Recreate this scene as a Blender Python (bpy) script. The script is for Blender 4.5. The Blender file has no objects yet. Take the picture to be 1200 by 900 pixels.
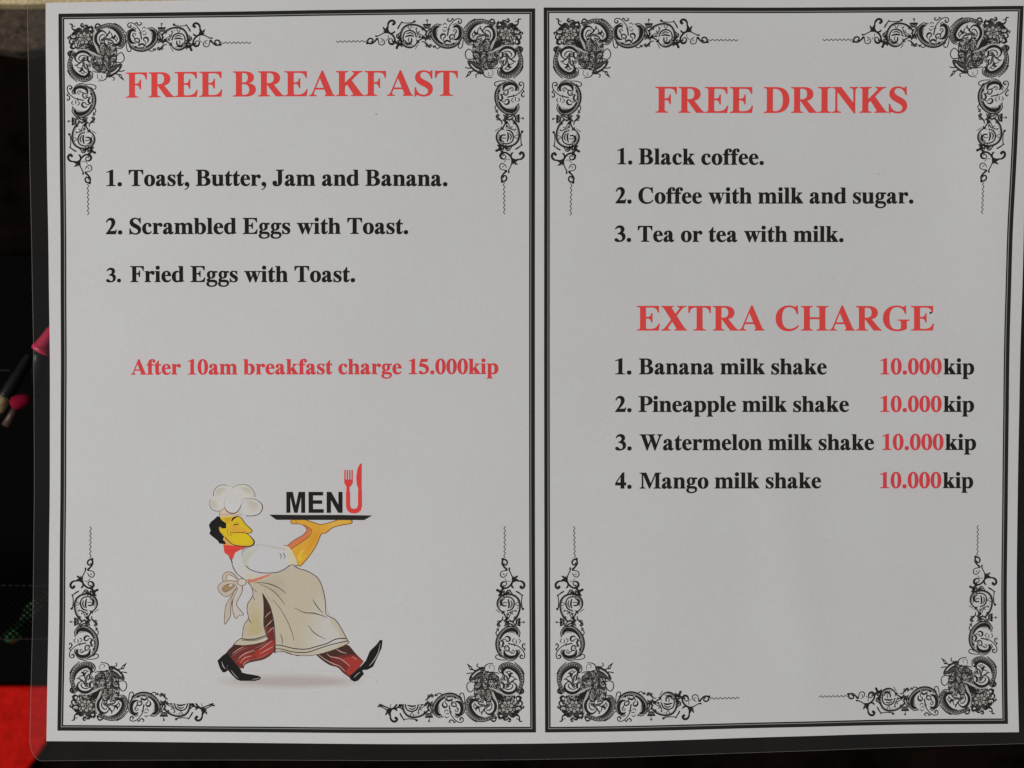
import bpy, math, random
import numpy as np
from mathutils import Vector
from mathutils.geometry import delaunay_2d_cdt

# ------------------------------------------------------------------ camera, world, lamp, exposure
S = 0.00025                      # metres per unit of the sheet drawing (0.25 mm)
H = 0.42                         # camera height above the sheet
scene = bpy.context.scene
col = scene.collection
cam = bpy.data.cameras.new('camera'); camo = bpy.data.objects.new('camera', cam); col.objects.link(camo)
camo.location = (0, 0, H); cam.sensor_width = 36
cam.lens = 36 / (2 * (600 * S) / H)
cam.clip_start = 0.01; cam.clip_end = 20
cam.dof.use_dof = True; cam.dof.focus_distance = H; cam.dof.aperture_fstop = 8.0
scene.camera = camo
scene.view_settings.view_transform = 'Standard'; scene.view_settings.look = 'None'
scene.view_settings.exposure = 0.0; scene.view_settings.gamma = 1.0
world = bpy.data.worlds.new("World"); scene.world = world; world.use_nodes = True
bg = world.node_tree.nodes['Background']
bg.inputs[0].default_value = (1.0, 0.985, 0.985, 1); bg.inputs[1].default_value = 0.20

def area(name, loc, target, size, power, color):
    l = bpy.data.lights.new(name, 'AREA'); l.shape = 'SQUARE'; l.size = size; l.energy = power; l.color = color
    o = bpy.data.objects.new(name, l); col.objects.link(o); o.location = loc
    o.rotation_euler = (Vector(target) - Vector(loc)).to_track_quat('-Z', 'Y').to_euler()
    return o
area('ceiling_lamp', (-1.9, -0.30, 1.65), (0, 0, 0), 0.9, 45.0, (1.0, 0.972, 0.962))
scene.cycles.pixel_filter_type = 'BLACKMAN_HARRIS'; scene.cycles.filter_width = 1.45
scene.cycles.use_denoising = False

# ------------------------------------------------------------------ helpers
def lin(c):
    c = c / 255.0
    return c / 12.92 if c <= 0.04045 else ((c + 0.055) / 1.055) ** 2.4
def zs(px, py):                  # gentle curl and waves of the sheet, metres
    u, v = px / 1200.0, py / 900.0
    return (0.0011 * math.sin(2.1 * u + 3.0 * v + 0.6) + 0.0011 * math.sin(6.5 * u - 2.2 * v)
            + 0.0010 * math.exp(-((u - 0.985) / 0.045) ** 2 - ((v - 0.2) / 0.22) ** 2) + 0.0004 * math.exp(-((u - 0.70 - 0.1 * v) / 0.03) ** 2 - ((v - 0.72) / 0.2) ** 2)
            + 0.0004 * math.sin(9.0 * v + 3.0 * u) + 0.0012 * max(0.0, u - 0.8) ** 2 * 20 * (1 - v) * 0.35
            + 0.00009 * math.sin(31 * u + 9 * v) + 0.00007 * math.sin(38 * v - 12 * u))
def W(px, py, lift=0.0):
    return ((px - 600) * S, (450 - py) * S, zs(px, py) + lift)
def B(px, py, z):                # where the line of sight through a sheet point meets height z
    k = (H - z) / H
    return Vector(((px - 600) * S * k, (450 - py) * S * k, z))

MATS = {}
def principled(name, color, rough=0.5, coat=0.0, metal=0.0, spec=0.5):
    m = bpy.data.materials.new(name); m.use_nodes = True
    b = m.node_tree.nodes['Principled BSDF']
    b.inputs['Base Color'].default_value = (*color, 1); b.inputs['Roughness'].default_value = rough
    b.inputs['Metallic'].default_value = metal; b.inputs['Specular IOR Level'].default_value = spec
    b.inputs['Coat Weight'].default_value = coat; b.inputs['Coat Roughness'].default_value = 0.12
    return m
def add_noise(m, scale, lo, hi, detail=6, rough=0.6, bump=0.0, bump_scale=None, stretch=(1, 1, 1), dist=0.0002):
    nt = m.node_tree; b = nt.nodes['Principled BSDF']
    tc = nt.nodes.new('ShaderNodeTexCoord'); mp = nt.nodes.new('ShaderNodeMapping'); mp.inputs['Scale'].default_value = stretch
    nt.links.new(tc.outputs['Object'], mp.inputs['Vector'])
    n = nt.nodes.new('ShaderNodeTexNoise'); n.inputs['Scale'].default_value = scale; n.inputs['Detail'].default_value = detail
    n.inputs['Roughness'].default_value = rough
    nt.links.new(mp.outputs['Vector'], n.inputs['Vector'])
    r = nt.nodes.new('ShaderNodeValToRGB'); r.color_ramp.elements[0].position = 0.3; r.color_ramp.elements[1].position = 0.7
    r.color_ramp.elements[0].color = (*lo, 1); r.color_ramp.elements[1].color = (*hi, 1)
    nt.links.new(n.outputs['Fac'], r.inputs['Fac']); nt.links.new(r.outputs['Color'], b.inputs['Base Color'])
    if bump:
        n2 = nt.nodes.new('ShaderNodeTexNoise'); n2.inputs['Scale'].default_value = bump_scale or scale; n2.inputs['Detail'].default_value = 5
        nt.links.new(mp.outputs['Vector'], n2.inputs['Vector'])
        bp = nt.nodes.new('ShaderNodeBump'); bp.inputs['Strength'].default_value = bump; bp.inputs['Distance'].default_value = dist
        nt.links.new(n2.outputs['Fac'], bp.inputs['Height']); nt.links.new(bp.outputs['Normal'], b.inputs['Normal'])
    return m
PAPER = 0.74
def ink(rgb):                    # printed colour: what the print would be next to the paper white
    key = tuple(rgb)
    if key not in MATS:
        c = [max(0.002, (lin(v) - 0.009) / 0.435 * PAPER) for v in rgb]
        m = principled('ink_%d_%d_%d' % key, c, 0.6, 1.0, spec=0.0)
        # uneven toner
        lo_, hi_ = (0.975, 1.015) if min(c) > 0.3 else (0.88, 1.09)
        add_noise(m, 5200 if min(c) < 0.3 else 900, [x * lo_ for x in c], [min(1, x * hi_ + 0.002) for x in c], 2)
        MATS[key] = m
    return MATS[key]

def link(name, verts, faces, mats, parent=None, midx=None, smooth=False):
    me = bpy.data.meshes.new(name); me.from_pydata([tuple(v) for v in verts], [], faces)
    for m in (mats if isinstance(mats, (list, tuple)) else [mats]): me.materials.append(m)
    if midx is not None: me.polygons.foreach_set('material_index', midx)
    if smooth: me.polygons.foreach_set('use_smooth', [True] * len(me.polygons))
    me.update()
    o = bpy.data.objects.new(name, me); col.objects.link(o)
    if parent: o.parent = parent
    return o
def tag(o, label, cat=None, kind=None, group=None):
    if label: o['label'] = label
    if cat: o['category'] = cat
    if kind: o['kind'] = kind
    if group: o['group'] = group
    return o

# ---- flat printing: shapes are painted one over another, then cut into one flat partition of triangles
def catmull(pts, n=5, closed=False):
    P = [tuple(p) for p in pts]
    if len(P) < 3 and not closed: return P
    if closed: Q = [P[-1]] + P + [P[0], P[1]]
    else: Q = [P[0]] + P + [P[-1]]
    out = []
    for i in range(1, len(Q) - 2):
        a, b, c, d = Q[i - 1], Q[i], Q[i + 1], Q[i + 2]
        for k in range(n):
            t = k / n
            out.append(tuple(0.5 * (2 * b[j] + (c[j] - a[j]) * t + (2 * a[j] - 5 * b[j] + 4 * c[j] - d[j]) * t * t
                                    + (3 * b[j] - a[j] - 3 * c[j] + d[j]) * t ** 3) for j in range(len(b))))
    if not closed: out.append(P[-1])
    return out
class Paint:
    def __init__(self): self.polys = []      # (points, key)  key None erases
    def poly(self, pts, key, smooth=False, n=4):
        if smooth: pts = catmull(pts, n, True)
        self.polys.append(([tuple(map(float, p[:2])) for p in pts], key)); return self
    def ell(self, cx, cy, rx, ry, key, n=18, e=1.0):
        pts = []
        for k in range(n):
            t = 2 * math.pi * (k + .31) / n; c, s = math.cos(t), math.sin(t)
            pts.append((cx + rx * math.copysign(abs(c) ** e, c), cy + ry * math.copysign(abs(s) ** e, s)))
        return self.poly(pts, key)
    def stroke(self, pts, w, key, n=4):
        ws = list(w) if isinstance(w, (list, tuple)) else [w]
        m = len(pts)
        P = []
        for i, p in enumerate(pts):
            t = i / max(1, m - 1) * (len(ws) - 1); j = min(int(t), len(ws) - 2) if len(ws) > 1 else 0
            wi = ws[0] if len(ws) == 1 else ws[j] + (ws[j + 1] - ws[j]) * (t - j)
            P.append((p[0], p[1], wi))
        P = catmull(P, n)
        L, R = [], []
        for i in range(len(P)):
            a, b = P[max(0, i - 1)], P[min(len(P) - 1, i + 1)]
            dx, dy = b[0] - a[0], b[1] - a[1]; d = math.hypot(dx, dy) or 1
            h = max(0.12, P[i][2]) / 2; nx, ny = -dy / d * h, dx / d * h
            L.append((P[i][0] + nx, P[i][1] + ny)); R.append((P[i][0] - nx, P[i][1] - ny))
        for i in range(len(P) - 1):
            self.polys.append(([L[i], L[i + 1], R[i + 1], R[i]], key))
        return self
    def solve(self, grid=None):
        verts, edges = ([], []) if grid is None else ([(float(x), float(y)) for x in np.arange(grid[0], grid[2], 7.3) for y in np.arange(grid[1], grid[3], 7.1)], [])
        for pts, _ in self.polys:
            b = len(verts); verts += pts; k = len(pts)
            edges += [(b + i, b + (i + 1) % k) for i in range(k)]
        r = delaunay_2d_cdt([Vector(v) for v in verts], edges, [], 0, 1e-4)
        V = np.array([(v[0], v[1]) for v in r[0]]); F = np.array([f for f in r[2] if len(f) == 3])
        C = V[F].mean(axis=1); own = np.full(len(F), -1)
        for i, (pts, key) in enumerate(self.polys):
            P = np.array(pts); lo, hi = P.min(0), P.max(0)
            idx = np.nonzero((C[:, 0] >= lo[0]) & (C[:, 0] <= hi[0]) & (C[:, 1] >= lo[1]) & (C[:, 1] <= hi[1]))[0]
            if not len(idx): continue
            x, y = C[idx, 0], C[idx, 1]; wn = np.zeros(len(idx), int)
            for (x0, y0), (x1, y1) in zip(P, np.roll(P, -1, 0)):
                side = (x1 - x0) * (y - y0) - (x - x0) * (y1 - y0)
                wn += ((y0 <= y) & (y1 > y) & (side > 0)).astype(int) - ((y0 > y) & (y1 <= y) & (side < 0)).astype(int)
            own[idx[wn != 0]] = i
        groups = {}
        A = np.abs((V[F[:, 1]] - V[F[:, 0]])[:, 0] * (V[F[:, 2]] - V[F[:, 0]])[:, 1] - (V[F[:, 1]] - V[F[:, 0]])[:, 1] * (V[F[:, 2]] - V[F[:, 0]])[:, 0])
        for f, o, a in zip(F, own, A):
            if o < 0 or a < 1e-7: continue
            key = self.polys[o][1]
            if key is None: continue
            groups.setdefault(key, []).append(tuple(int(q) for q in f))
        return V, groups
LIFT = 0.00005
def up(verts, f):                # wind the face so that it looks at +z
    (x0, y0), (x1, y1), (x2, y2) = [verts[i][:2] for i in f[:3]]
    return f if (x1 - x0) * (y2 - y0) - (x2 - x0) * (y1 - y0) > 0 else f[::-1]
def print_mesh(name, V, tris_by_col, parent, fn=None, lift=LIFT):
    """one object from {rgb: triangles}; fn maps drawing coordinates to sheet coordinates"""
    used = {}; verts = []; faces = []; mi = []; mats = []
    for k, (rgb, tris) in enumerate(tris_by_col.items()):
        mats.append(ink(rgb))
        for t in tris:
            g = []
            for i in t:
                if i not in used:
                    x, y = V[i]
                    if fn: x, y = fn(x, y)
                    used[i] = len(verts); verts.append(W(x, y, lift))
                g.append(used[i])
            faces.append(up(verts, tuple(g))); mi.append(k)
    return link(name, verts, faces, mats, parent, mi)

# ------------------------------------------------------------------ lettering: bold serif capitals, small letters, figures
CS = 'C 80 22 98 40 98 95'
G = {
'A': (722, ["M 9 0 L 213 0 L 213 19 C 160 22 138 38 138 66 C 138 82 144 98 155 128 L 176 181 L 430 181 L 466 95 C 480 60 480 24 440 19 L 440 0 L 706 0 L 706 19 Q 664 22 640 78 L 384 691 L 354 691 L 105 90 Q 78 24 9 19 Z", "-M 192 223 L 412 223 L 303 492 Z"]),
'B': (667, ["M 16 676 L 320 676 C 480 676 571 615 571 512 C 571 430 520 375 420 358 C 550 340 624 280 624 190 C 624 70 530 0 370 0 L 16 0 L 16 19 C 80 22 98 40 98 95 L 98 581 C 98 636 80 653 16 657 Z", "-M 248 376 L 300 376 C 380 376 418 420 418 508 C 418 600 380 640 290 640 C 258 640 248 635 248 610 Z", "-M 248 338 L 300 338 C 400 338 458 280 458 180 C 458 80 400 37 310 37 C 262 37 248 48 248 90 Z"]),
'C': (722, ["M 622 691 L 645 691 L 655 452 L 629 452 C 600 580 530 652 421 652 C 285 652 213 560 213 345 C 213 130 290 40 430 40 C 520 40 590 75 655 145 L 673 126 C 610 30 520 -19 390 -19 C 190 -19 49 120 49 337 C 49 545 205 691 395 691 C 450 691 490 682 540 664 C 562 656 575 654 585 654 C 604 654 617 664 622 691 Z"]),
'D': (722, ["M 14 676 L 350 676 C 560 676 690 550 690 340 C 690 130 560 0 345 0 L 14 0 L 14 19 C 78 22 98 40 98 95 L 98 581 C 98 636 80 653 14 657 Z", "-M 248 600 C 248 632 258 640 290 640 C 450 640 527 540 527 335 C 527 130 450 37 305 37 C 258 37 248 48 248 90 Z"]),
'E': (667, ["M 16 676 L 610 676 L 610 500 L 588 500 C 560 610 510 639 400 639 L 300 639 C 265 639 256 632 256 605 L 256 371 L 300 371 C 370 371 398 400 410 478 L 433 478 L 433 223 L 410 223 C 396 305 360 333 300 333 L 256 333 L 256 90 C 256 48 268 37 320 37 L 370 37 C 500 37 570 80 610 185 L 634 185 L 605 0 L 16 0 L 16 19 C 88 22 107 40 107 95 L 107 581 C 107 636 88 653 16 657 Z"]),
'F': (611, ["M 16 676 L 583 676 L 583 490 L 560 490 C 540 610 490 639 385 639 L 300 639 C 265 639 256 632 256 605 L 256 371 L 290 371 C 360 371 388 400 400 478 L 423 478 L 423 223 L 400 223 C 386 305 350 333 290 333 L 256 333 L 256 95 C 256 40 275 22 350 19 L 350 0 L 16 0 L 16 19 C 88 22 107 40 107 95 L 107 581 C 107 636 88 653 16 657 Z"]),
'G': (778, ["M 632 691 L 655 691 L 660 465 L 637 465 C 600 590 525 652 420 652 C 280 652 204 560 204 330 C 204 110 280 22 415 22 C 470 22 508 35 522 60 C 528 72 528 90 528 120 L 528 200 C 528 262 510 275 437 280 L 437 299 L 755 299 L 755 280 C 690 276 674 262 674 205 L 674 45 C 600 5 510 -19 410 -19 C 190 -19 37 120 37 335 C 37 550 190 691 400 691 C 460 691 500 682 550 664 C 570 656 582 654 592 654 C 612 654 626 664 632 691 Z"]),
'H': (778, ["M 21 676 L 333 676 L 333 657 C 268 652 252 638 252 581 L 252 362 L 525 362 L 525 581 C 525 638 510 652 445 657 L 445 676 L 758 676 L 758 657 C 692 652 676 638 676 581 L 676 95 C 676 38 692 24 758 19 L 758 0 L 445 0 L 445 19 C 510 24 525 38 525 95 L 525 318 L 252 318 L 252 95 C 252 38 268 24 333 19 L 333 0 L 21 0 L 21 19 C 86 24 102 38 102 95 L 102 581 C 102 638 86 652 21 657 Z"]),
'I': (389, ["M 20 676 L 370 676 L 370 657 C 290 652 270 638 270 581 L 270 95 C 270 38 290 24 370 19 L 370 0 L 20 0 L 20 19 C 98 24 119 38 119 95 L 119 581 C 119 638 98 652 20 657 Z"]),
'J': (500, ["M 153 676 L 479 676 L 479 657 C 410 653 390 640 390 580 L 390 200 C 390 60 310 -19 170 -19 C 70 -19 3 30 3 110 C 3 165 40 205 95 205 C 145 205 178 172 178 125 C 178 95 168 75 168 55 C 168 35 180 25 198 25 C 228 25 240 55 240 120 L 240 580 C 240 640 215 653 153 657 Z"]),
'K': (778, ["M 26 676 L 340 676 L 340 657 C 270 652 252 638 252 581 L 252 352 L 480 572 C 525 618 520 652 450 657 L 450 676 L 728 676 L 728 657 C 668 652 640 637 590 585 L 432 428 L 680 88 C 712 44 735 25 769 19 L 769 0 L 420 0 L 420 19 C 485 22 500 40 470 84 L 318 318 L 252 254 L 252 95 C 252 38 270 24 340 19 L 340 0 L 26 0 L 26 19 C 86 24 102 38 102 95 L 102 581 C 102 638 86 652 26 657 Z"]),
'M': (944, ["M 14 676 L 285 676 L 485 205 L 690 676 L 930 676 L 930 657 C 860 652 842 640 842 580 L 842 95 C 842 36 860 22 930 19 L 930 0 L 610 0 L 610 19 C 680 22 696 36 696 95 L 696 592 L 445 0 L 420 0 L 155 600 L 155 130 C 155 50 175 25 245 19 L 245 0 L 14 0 L 14 19 C 85 25 107 50 107 130 L 107 580 C 107 640 85 652 14 657 Z"]),
'N': (722, ["M 16 676 L 250 676 L 580 255 L 580 545 C 580 630 560 652 480 657 L 480 676 L 700 676 L 700 657 C 645 650 626 625 626 545 L 626 -18 L 600 -18 L 145 560 L 145 130 C 145 50 165 25 243 19 L 243 0 L 16 0 L 16 19 C 80 25 99 50 99 130 L 99 615 C 75 645 55 655 16 657 Z"]),
'P': (611, ["M 16 676 L 330 676 C 490 676 600 610 600 485 C 600 350 500 285 320 285 L 256 287 L 256 95 C 256 40 275 22 350 19 L 350 0 L 16 0 L 16 19 C 88 22 107 40 107 95 L 107 581 C 107 636 88 653 16 657 Z", "-M 256 322 L 300 322 C 400 322 443 370 443 480 C 443 590 400 640 305 640 C 265 640 256 630 256 600 Z"]),
'R': (722, ["M 26 676 L 350 676 C 520 676 610 605 610 495 C 610 400 550 340 440 320 L 640 70 C 668 38 685 24 715 19 L 715 0 L 505 0 L 275 312 L 255 312 L 255 95 C 255 40 275 22 340 19 L 340 0 L 26 0 L 26 19 C 88 22 106 40 106 95 L 106 581 C 106 636 88 653 26 657 Z", "-M 255 350 L 290 350 C 410 350 453 400 453 495 C 453 590 410 640 305 640 C 264 640 255 630 255 600 Z"]),
'S': (556, ["M 480 691 L 503 691 L 503 465 L 479 465 C 455 580 380 652 290 652 C 220 652 175 612 175 555 C 175 500 215 468 320 415 C 460 345 517 285 517 180 C 517 60 420 -19 285 -19 C 180 -19 135 18 98 18 C 76 18 62 5 58 -19 L 35 -19 L 35 230 L 60 230 C 82 100 165 22 275 22 C 350 22 400 65 400 125 C 400 185 360 215 250 270 C 105 342 48 405 48 500 C 48 615 140 691 260 691 C 350 691 400 655 435 655 C 458 655 474 667 480 691 Z"]),
'T': (667, ["M 31 676 L 636 676 L 636 489 L 613 489 C 595 600 540 640 440 640 L 408 640 L 408 100 C 408 42 430 22 507 19 L 507 0 L 160 0 L 160 19 C 237 22 258 42 258 100 L 258 640 L 227 640 C 127 640 75 600 55 489 L 31 489 Z"]),
'W': (1000, ["M 5 676 L 318 676 L 318 657 C 262 652 245 635 262 585 L 385 235 L 480 480 L 445 575 C 425 635 400 655 348 657 L 348 676 L 665 676 L 665 657 C 600 652 585 635 602 585 L 725 240 L 838 545 C 862 615 845 650 775 657 L 775 676 L 990 676 L 990 657 C 935 645 915 620 890 555 L 680 -15 L 655 -15 L 505 400 L 340 -15 L 316 -15 L 110 570 C 85 635 60 652 5 657 Z"]),
'X': (722, ["M 16 676 L 345 676 L 345 657 C 290 655 280 640 300 605 L 395 452 L 500 590 C 530 630 505 653 440 657 L 440 676 L 690 676 L 690 657 C 630 650 600 640 555 580 L 425 405 L 625 90 C 658 38 675 25 708 19 L 708 0 L 365 0 L 365 19 C 425 22 440 38 415 80 L 312 250 L 200 95 C 170 50 190 25 262 19 L 262 0 L 12 0 L 12 19 C 70 28 95 45 140 105 L 283 296 L 105 585 C 72 637 55 652 16 657 Z"]),
'a': (500, ["M 258 65 C 220 10 175 -14 125 -14 C 65 -14 25 25 25 85 C 25 170 105 225 252 285 L 252 365 C 252 410 235 435 200 435 C 175 435 158 422 158 405 C 158 388 172 375 172 350 C 172 318 145 293 110 293 C 75 293 50 318 50 352 C 50 425 130 473 230 473 C 335 473 391 425 391 330 L 391 110 C 391 78 396 66 411 66 C 422 66 435 72 450 88 L 470 66 C 440 10 405 -14 350 -14 C 300 -14 270 12 258 65 Z", "-M 252 245 C 190 210 164 175 164 125 C 164 85 180 62 206 62 C 225 62 240 72 252 92 Z"]),
'b': (556, ["M 17 657 L 17 676 L 205 676 L 205 425 C 240 458 280 473 320 473 C 435 473 521 375 521 240 C 521 90 420 -14 285 -14 C 220 -14 180 5 145 38 L 85 -10 L 66 -10 L 66 605 C 66 640 55 652 17 657 Z", "-M 205 390 C 220 408 242 417 262 417 C 335 417 370 350 370 225 C 370 90 335 22 268 22 C 225 22 205 45 205 90 Z"]),
'c': (444, ["M 400 112 C 365 70 330 52 290 52 C 215 52 168 120 168 250 C 168 375 200 440 250 440 C 280 440 290 420 292 385 C 294 335 315 310 350 310 C 385 310 407 333 407 365 C 407 425 340 473 252 473 C 125 473 25 370 25 228 C 25 85 115 -14 240 -14 C 315 -14 375 20 418 97 Z"]),
'd': (556, ["M 298 676 L 487 676 L 487 95 C 487 60 498 52 534 48 L 534 30 L 352 -10 L 352 45 C 318 5 280 -14 232 -14 C 110 -14 25 90 25 230 C 25 375 115 473 235 473 C 280 473 318 458 348 425 L 348 605 C 348 643 335 655 298 657 Z", "-M 348 380 C 335 410 305 430 275 430 C 205 430 175 365 175 220 C 175 100 200 45 262 45 C 300 45 330 65 348 95 Z"]),
'e': (444, ["M 421 258 C 418 390 345 473 235 473 C 110 473 25 370 25 222 C 25 80 115 -14 245 -14 C 320 -14 375 20 420 95 L 403 110 C 370 70 335 52 292 52 C 215 52 163 125 160 258 Z", "-M 161 290 L 292 290 C 292 390 280 440 236 440 C 190 440 164 395 161 290 Z"]),
'f': (333, ["M 80 412 L 14 412 L 14 461 L 80 461 L 80 510 C 80 620 150 691 265 691 C 340 691 389 655 389 600 C 389 565 365 540 330 540 C 298 540 278 560 278 590 C 278 612 285 622 285 635 C 285 648 275 657 258 657 C 228 657 218 630 218 570 L 218 461 L 301 461 L 301 412 L 218 412 L 218 95 C 218 40 230 24 285 19 L 285 0 L 21 0 L 21 19 C 65 24 80 40 80 95 Z"]),
'g': (500, ["M 130 165 C 75 140 50 115 50 80 C 50 50 70 28 105 12 C 55 -5 28 -35 28 -75 C 28 -155 110 -206 245 -206 C 390 -206 483 -140 483 -45 C 483 40 430 85 320 88 L 200 92 C 170 93 160 100 160 115 C 160 135 175 148 200 155 Z", "-M 140 0 L 300 -6 C 370 -9 410 -25 410 -65 C 410 -130 340 -165 250 -165 C 170 -165 120 -130 120 -75 C 120 -40 125 -20 140 0 Z", "M 330 461 L 483 461 L 483 405 L 370 395 Z", "E 226 310 172 163", "-E 226 310 62 128"]),
'h': (556, ["M 15 657 L 15 676 L 205 676 L 205 400 C 245 450 290 473 345 473 C 440 473 490 415 490 305 L 490 95 C 490 40 500 24 534 19 L 534 0 L 304 0 L 304 19 C 340 24 350 40 350 95 L 350 300 C 350 375 335 405 290 405 C 258 405 232 390 205 355 L 205 95 C 205 40 215 24 248 19 L 248 0 L 15 0 L 15 19 C 52 24 66 40 66 95 L 66 605 C 66 643 52 655 15 657 Z"]),
'i': (278, ["M 16 442 L 16 461 L 205 461 L 205 95 C 205 40 218 24 255 19 L 255 0 L 16 0 L 16 19 C 52 24 66 40 66 95 L 66 370 C 66 425 52 438 16 442 Z", "E 135 612 79 79"]),
'k': (556, ["M 22 657 L 22 676 L 208 676 L 208 232 L 325 358 C 362 402 355 438 305 442 L 305 461 L 510 461 L 510 442 C 465 436 440 418 400 378 L 338 316 L 490 85 C 512 45 525 25 543 19 L 543 0 L 285 0 L 285 19 C 320 23 332 38 312 68 L 240 192 L 208 160 L 208 95 C 208 40 218 24 255 19 L 255 0 L 22 0 L 22 19 C 56 24 69 40 69 95 L 69 605 C 69 643 56 655 22 657 Z"]),
'l': (278, ["M 16 657 L 16 676 L 205 676 L 205 95 C 205 40 218 24 255 19 L 255 0 L 16 0 L 16 19 C 52 24 66 40 66 95 L 66 605 C 66 643 52 655 16 657 Z"]),
'm': (833, ["M 16 442 L 16 461 L 200 461 L 200 400 C 240 450 285 473 335 473 C 400 473 445 450 467 395 C 510 450 555 473 612 473 C 710 473 762 415 762 305 L 762 95 C 762 40 775 24 810 19 L 810 0 L 574 0 L 574 19 C 612 24 623 40 623 95 L 623 300 C 623 375 605 405 563 405 C 533 405 508 390 483 355 L 483 95 C 483 40 495 24 532 19 L 532 0 L 296 0 L 296 19 C 333 24 344 40 344 95 L 344 300 C 344 375 326 405 284 405 C 254 405 229 390 205 355 L 205 95 C 205 40 215 24 254 19 L 254 0 L 16 0 L 16 19 C 52 24 66 40 66 95 L 66 370 C 66 425 52 438 16 442 Z"]),
'n': (556, ["M 21 442 L 21 461 L 203 461 L 203 400 C 245 450 290 473 345 473 C 440 473 490 415 490 305 L 490 95 C 490 40 502 24 539 19 L 539 0 L 304 0 L 304 19 C 340 24 350 40 350 95 L 350 300 C 350 375 335 405 290 405 C 258 405 232 390 205 355 L 205 95 C 205 40 215 24 252 19 L 252 0 L 21 0 L 21 19 C 54 24 66 40 66 95 L 66 370 C 66 425 54 438 21 442 Z"]),
'o': (500, ["E 250 229 225 244", "-E 250 229 80 210"]),
'p': (556, ["M 19 442 L 19 461 L 203 461 L 203 405 C 235 450 275 473 325 473 C 440 473 524 370 524 230 C 524 85 430 -14 320 -14 C 272 -14 235 5 205 45 L 205 -115 C 205 -165 220 -180 265 -184 L 265 -205 L 19 -205 L 19 -186 C 55 -182 66 -165 66 -110 L 66 370 C 66 425 55 438 19 442 Z", "-M 205 350 C 220 395 245 415 275 415 C 340 415 372 350 372 225 C 372 95 345 35 275 35 C 240 35 215 55 205 90 Z"]),
'r': (444, ["M 28 442 L 28 461 L 210 461 L 210 370 C 250 440 290 473 340 473 C 395 473 434 438 434 385 C 434 342 408 315 368 315 C 335 315 320 335 310 355 C 300 375 290 382 275 382 C 240 382 212 335 212 290 L 212 95 C 212 40 225 24 280 19 L 280 0 L 28 0 L 28 19 C 60 24 73 40 73 95 L 73 370 C 73 425 60 438 28 442 Z"]),
's': (389, ["M 318 473 L 333 473 L 340 325 L 322 325 C 295 400 250 441 195 441 C 155 441 130 420 130 388 C 130 355 155 338 215 305 C 320 248 361 205 361 135 C 361 45 290 -14 195 -14 C 140 -14 100 12 75 12 C 62 12 52 3 46 -14 L 30 -14 L 30 152 L 48 152 C 72 65 125 18 185 18 C 230 18 258 42 258 78 C 258 115 238 135 180 168 C 75 228 28 270 28 342 C 28 420 90 473 175 473 C 220 473 255 452 285 452 C 300 452 310 459 318 473 Z"]),
't': (333, ["M 194 630 L 210 630 L 210 461 L 315 461 L 315 412 L 210 412 L 210 110 C 210 75 215 62 238 62 C 262 62 280 80 300 113 L 318 104 C 290 30 245 -12 180 -12 C 105 -12 71 30 71 110 L 71 412 L 20 412 L 20 430 C 90 475 145 545 194 630 Z"]),
'u': (556, ["M 16 461 L 200 461 L 200 130 C 200 80 215 58 255 58 C 290 58 320 75 347 112 L 347 380 C 347 425 335 438 290 442 L 290 461 L 486 461 L 486 85 C 486 45 500 38 537 34 L 537 17 L 350 -12 L 350 50 C 310 5 265 -14 215 -14 C 120 -14 61 40 61 125 L 61 385 C 61 425 50 438 16 442 Z"]),
'w': (722, ["M 15 461 L 265 461 L 265 442 C 225 440 215 425 225 395 L 300 180 L 362 335 L 345 395 C 335 425 320 438 285 442 L 285 461 L 535 461 L 535 442 C 490 438 480 425 492 390 L 560 185 L 620 345 C 640 400 630 432 580 442 L 580 461 L 712 461 L 712 442 C 675 435 660 415 640 360 L 508 -14 L 482 -14 L 375 265 L 262 -14 L 236 -14 L 95 350 C 70 420 55 438 15 442 Z"]),
'.': (250, ["E 125 70 84 84"]),
',': (250, ["M 39 -161 C 120 -125 160 -85 160 -40 C 160 -22 150 -12 125 -12 C 75 -12 39 22 39 70 C 39 120 77 155 125 155 C 180 155 217 108 217 45 C 217 -55 155 -135 39 -180 Z"]),
'1': (500, ["M 300 688 L 335 688 L 335 95 C 335 40 355 24 442 19 L 442 0 L 65 0 L 65 19 C 165 24 195 40 195 95 L 195 545 C 195 590 185 600 160 600 C 140 600 110 590 75 575 L 65 592 Z"]),
'2': (500, ["M 430 0 L 478 185 L 456 185 C 440 140 415 128 360 128 L 170 128 C 330 290 410 395 410 500 C 410 610 340 688 235 688 C 130 688 60 620 28 510 L 50 500 C 85 570 125 600 170 600 C 225 600 265 555 265 480 C 265 370 200 240 17 22 L 17 0 Z"]),
'3': (500, ["M 38 540 C 75 635 145 688 235 688 C 345 688 425 625 425 530 C 425 470 400 430 345 390 C 425 350 468 295 468 215 C 468 75 360 -14 175 -14 C 80 -14 16 22 16 75 C 16 110 42 135 80 135 C 145 135 170 40 240 40 C 305 40 345 85 345 160 C 345 265 270 325 145 325 L 145 345 C 250 385 290 430 290 500 C 290 560 250 600 190 600 C 140 600 95 575 55 528 Z"]),
'4': (500, ["M 335 688 L 395 688 L 395 250 L 475 250 L 475 140 L 395 140 L 395 0 L 250 0 L 250 140 L 19 140 L 19 230 Z", "-M 70 250 L 250 250 L 250 515 Z"]),
'5': (500, ["M 118 676 L 430 676 L 385 555 L 160 555 L 130 480 C 340 450 470 370 470 220 C 470 80 350 -8 170 -8 C 80 -8 22 20 22 72 C 22 108 48 132 85 132 C 150 132 170 55 235 55 C 300 55 345 105 345 175 C 345 270 250 335 35 345 Z"]),
'0': (500, ["E 250 337 226 351", "-E 250 337 88 312"]),
' ': (250, []),
}
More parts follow.
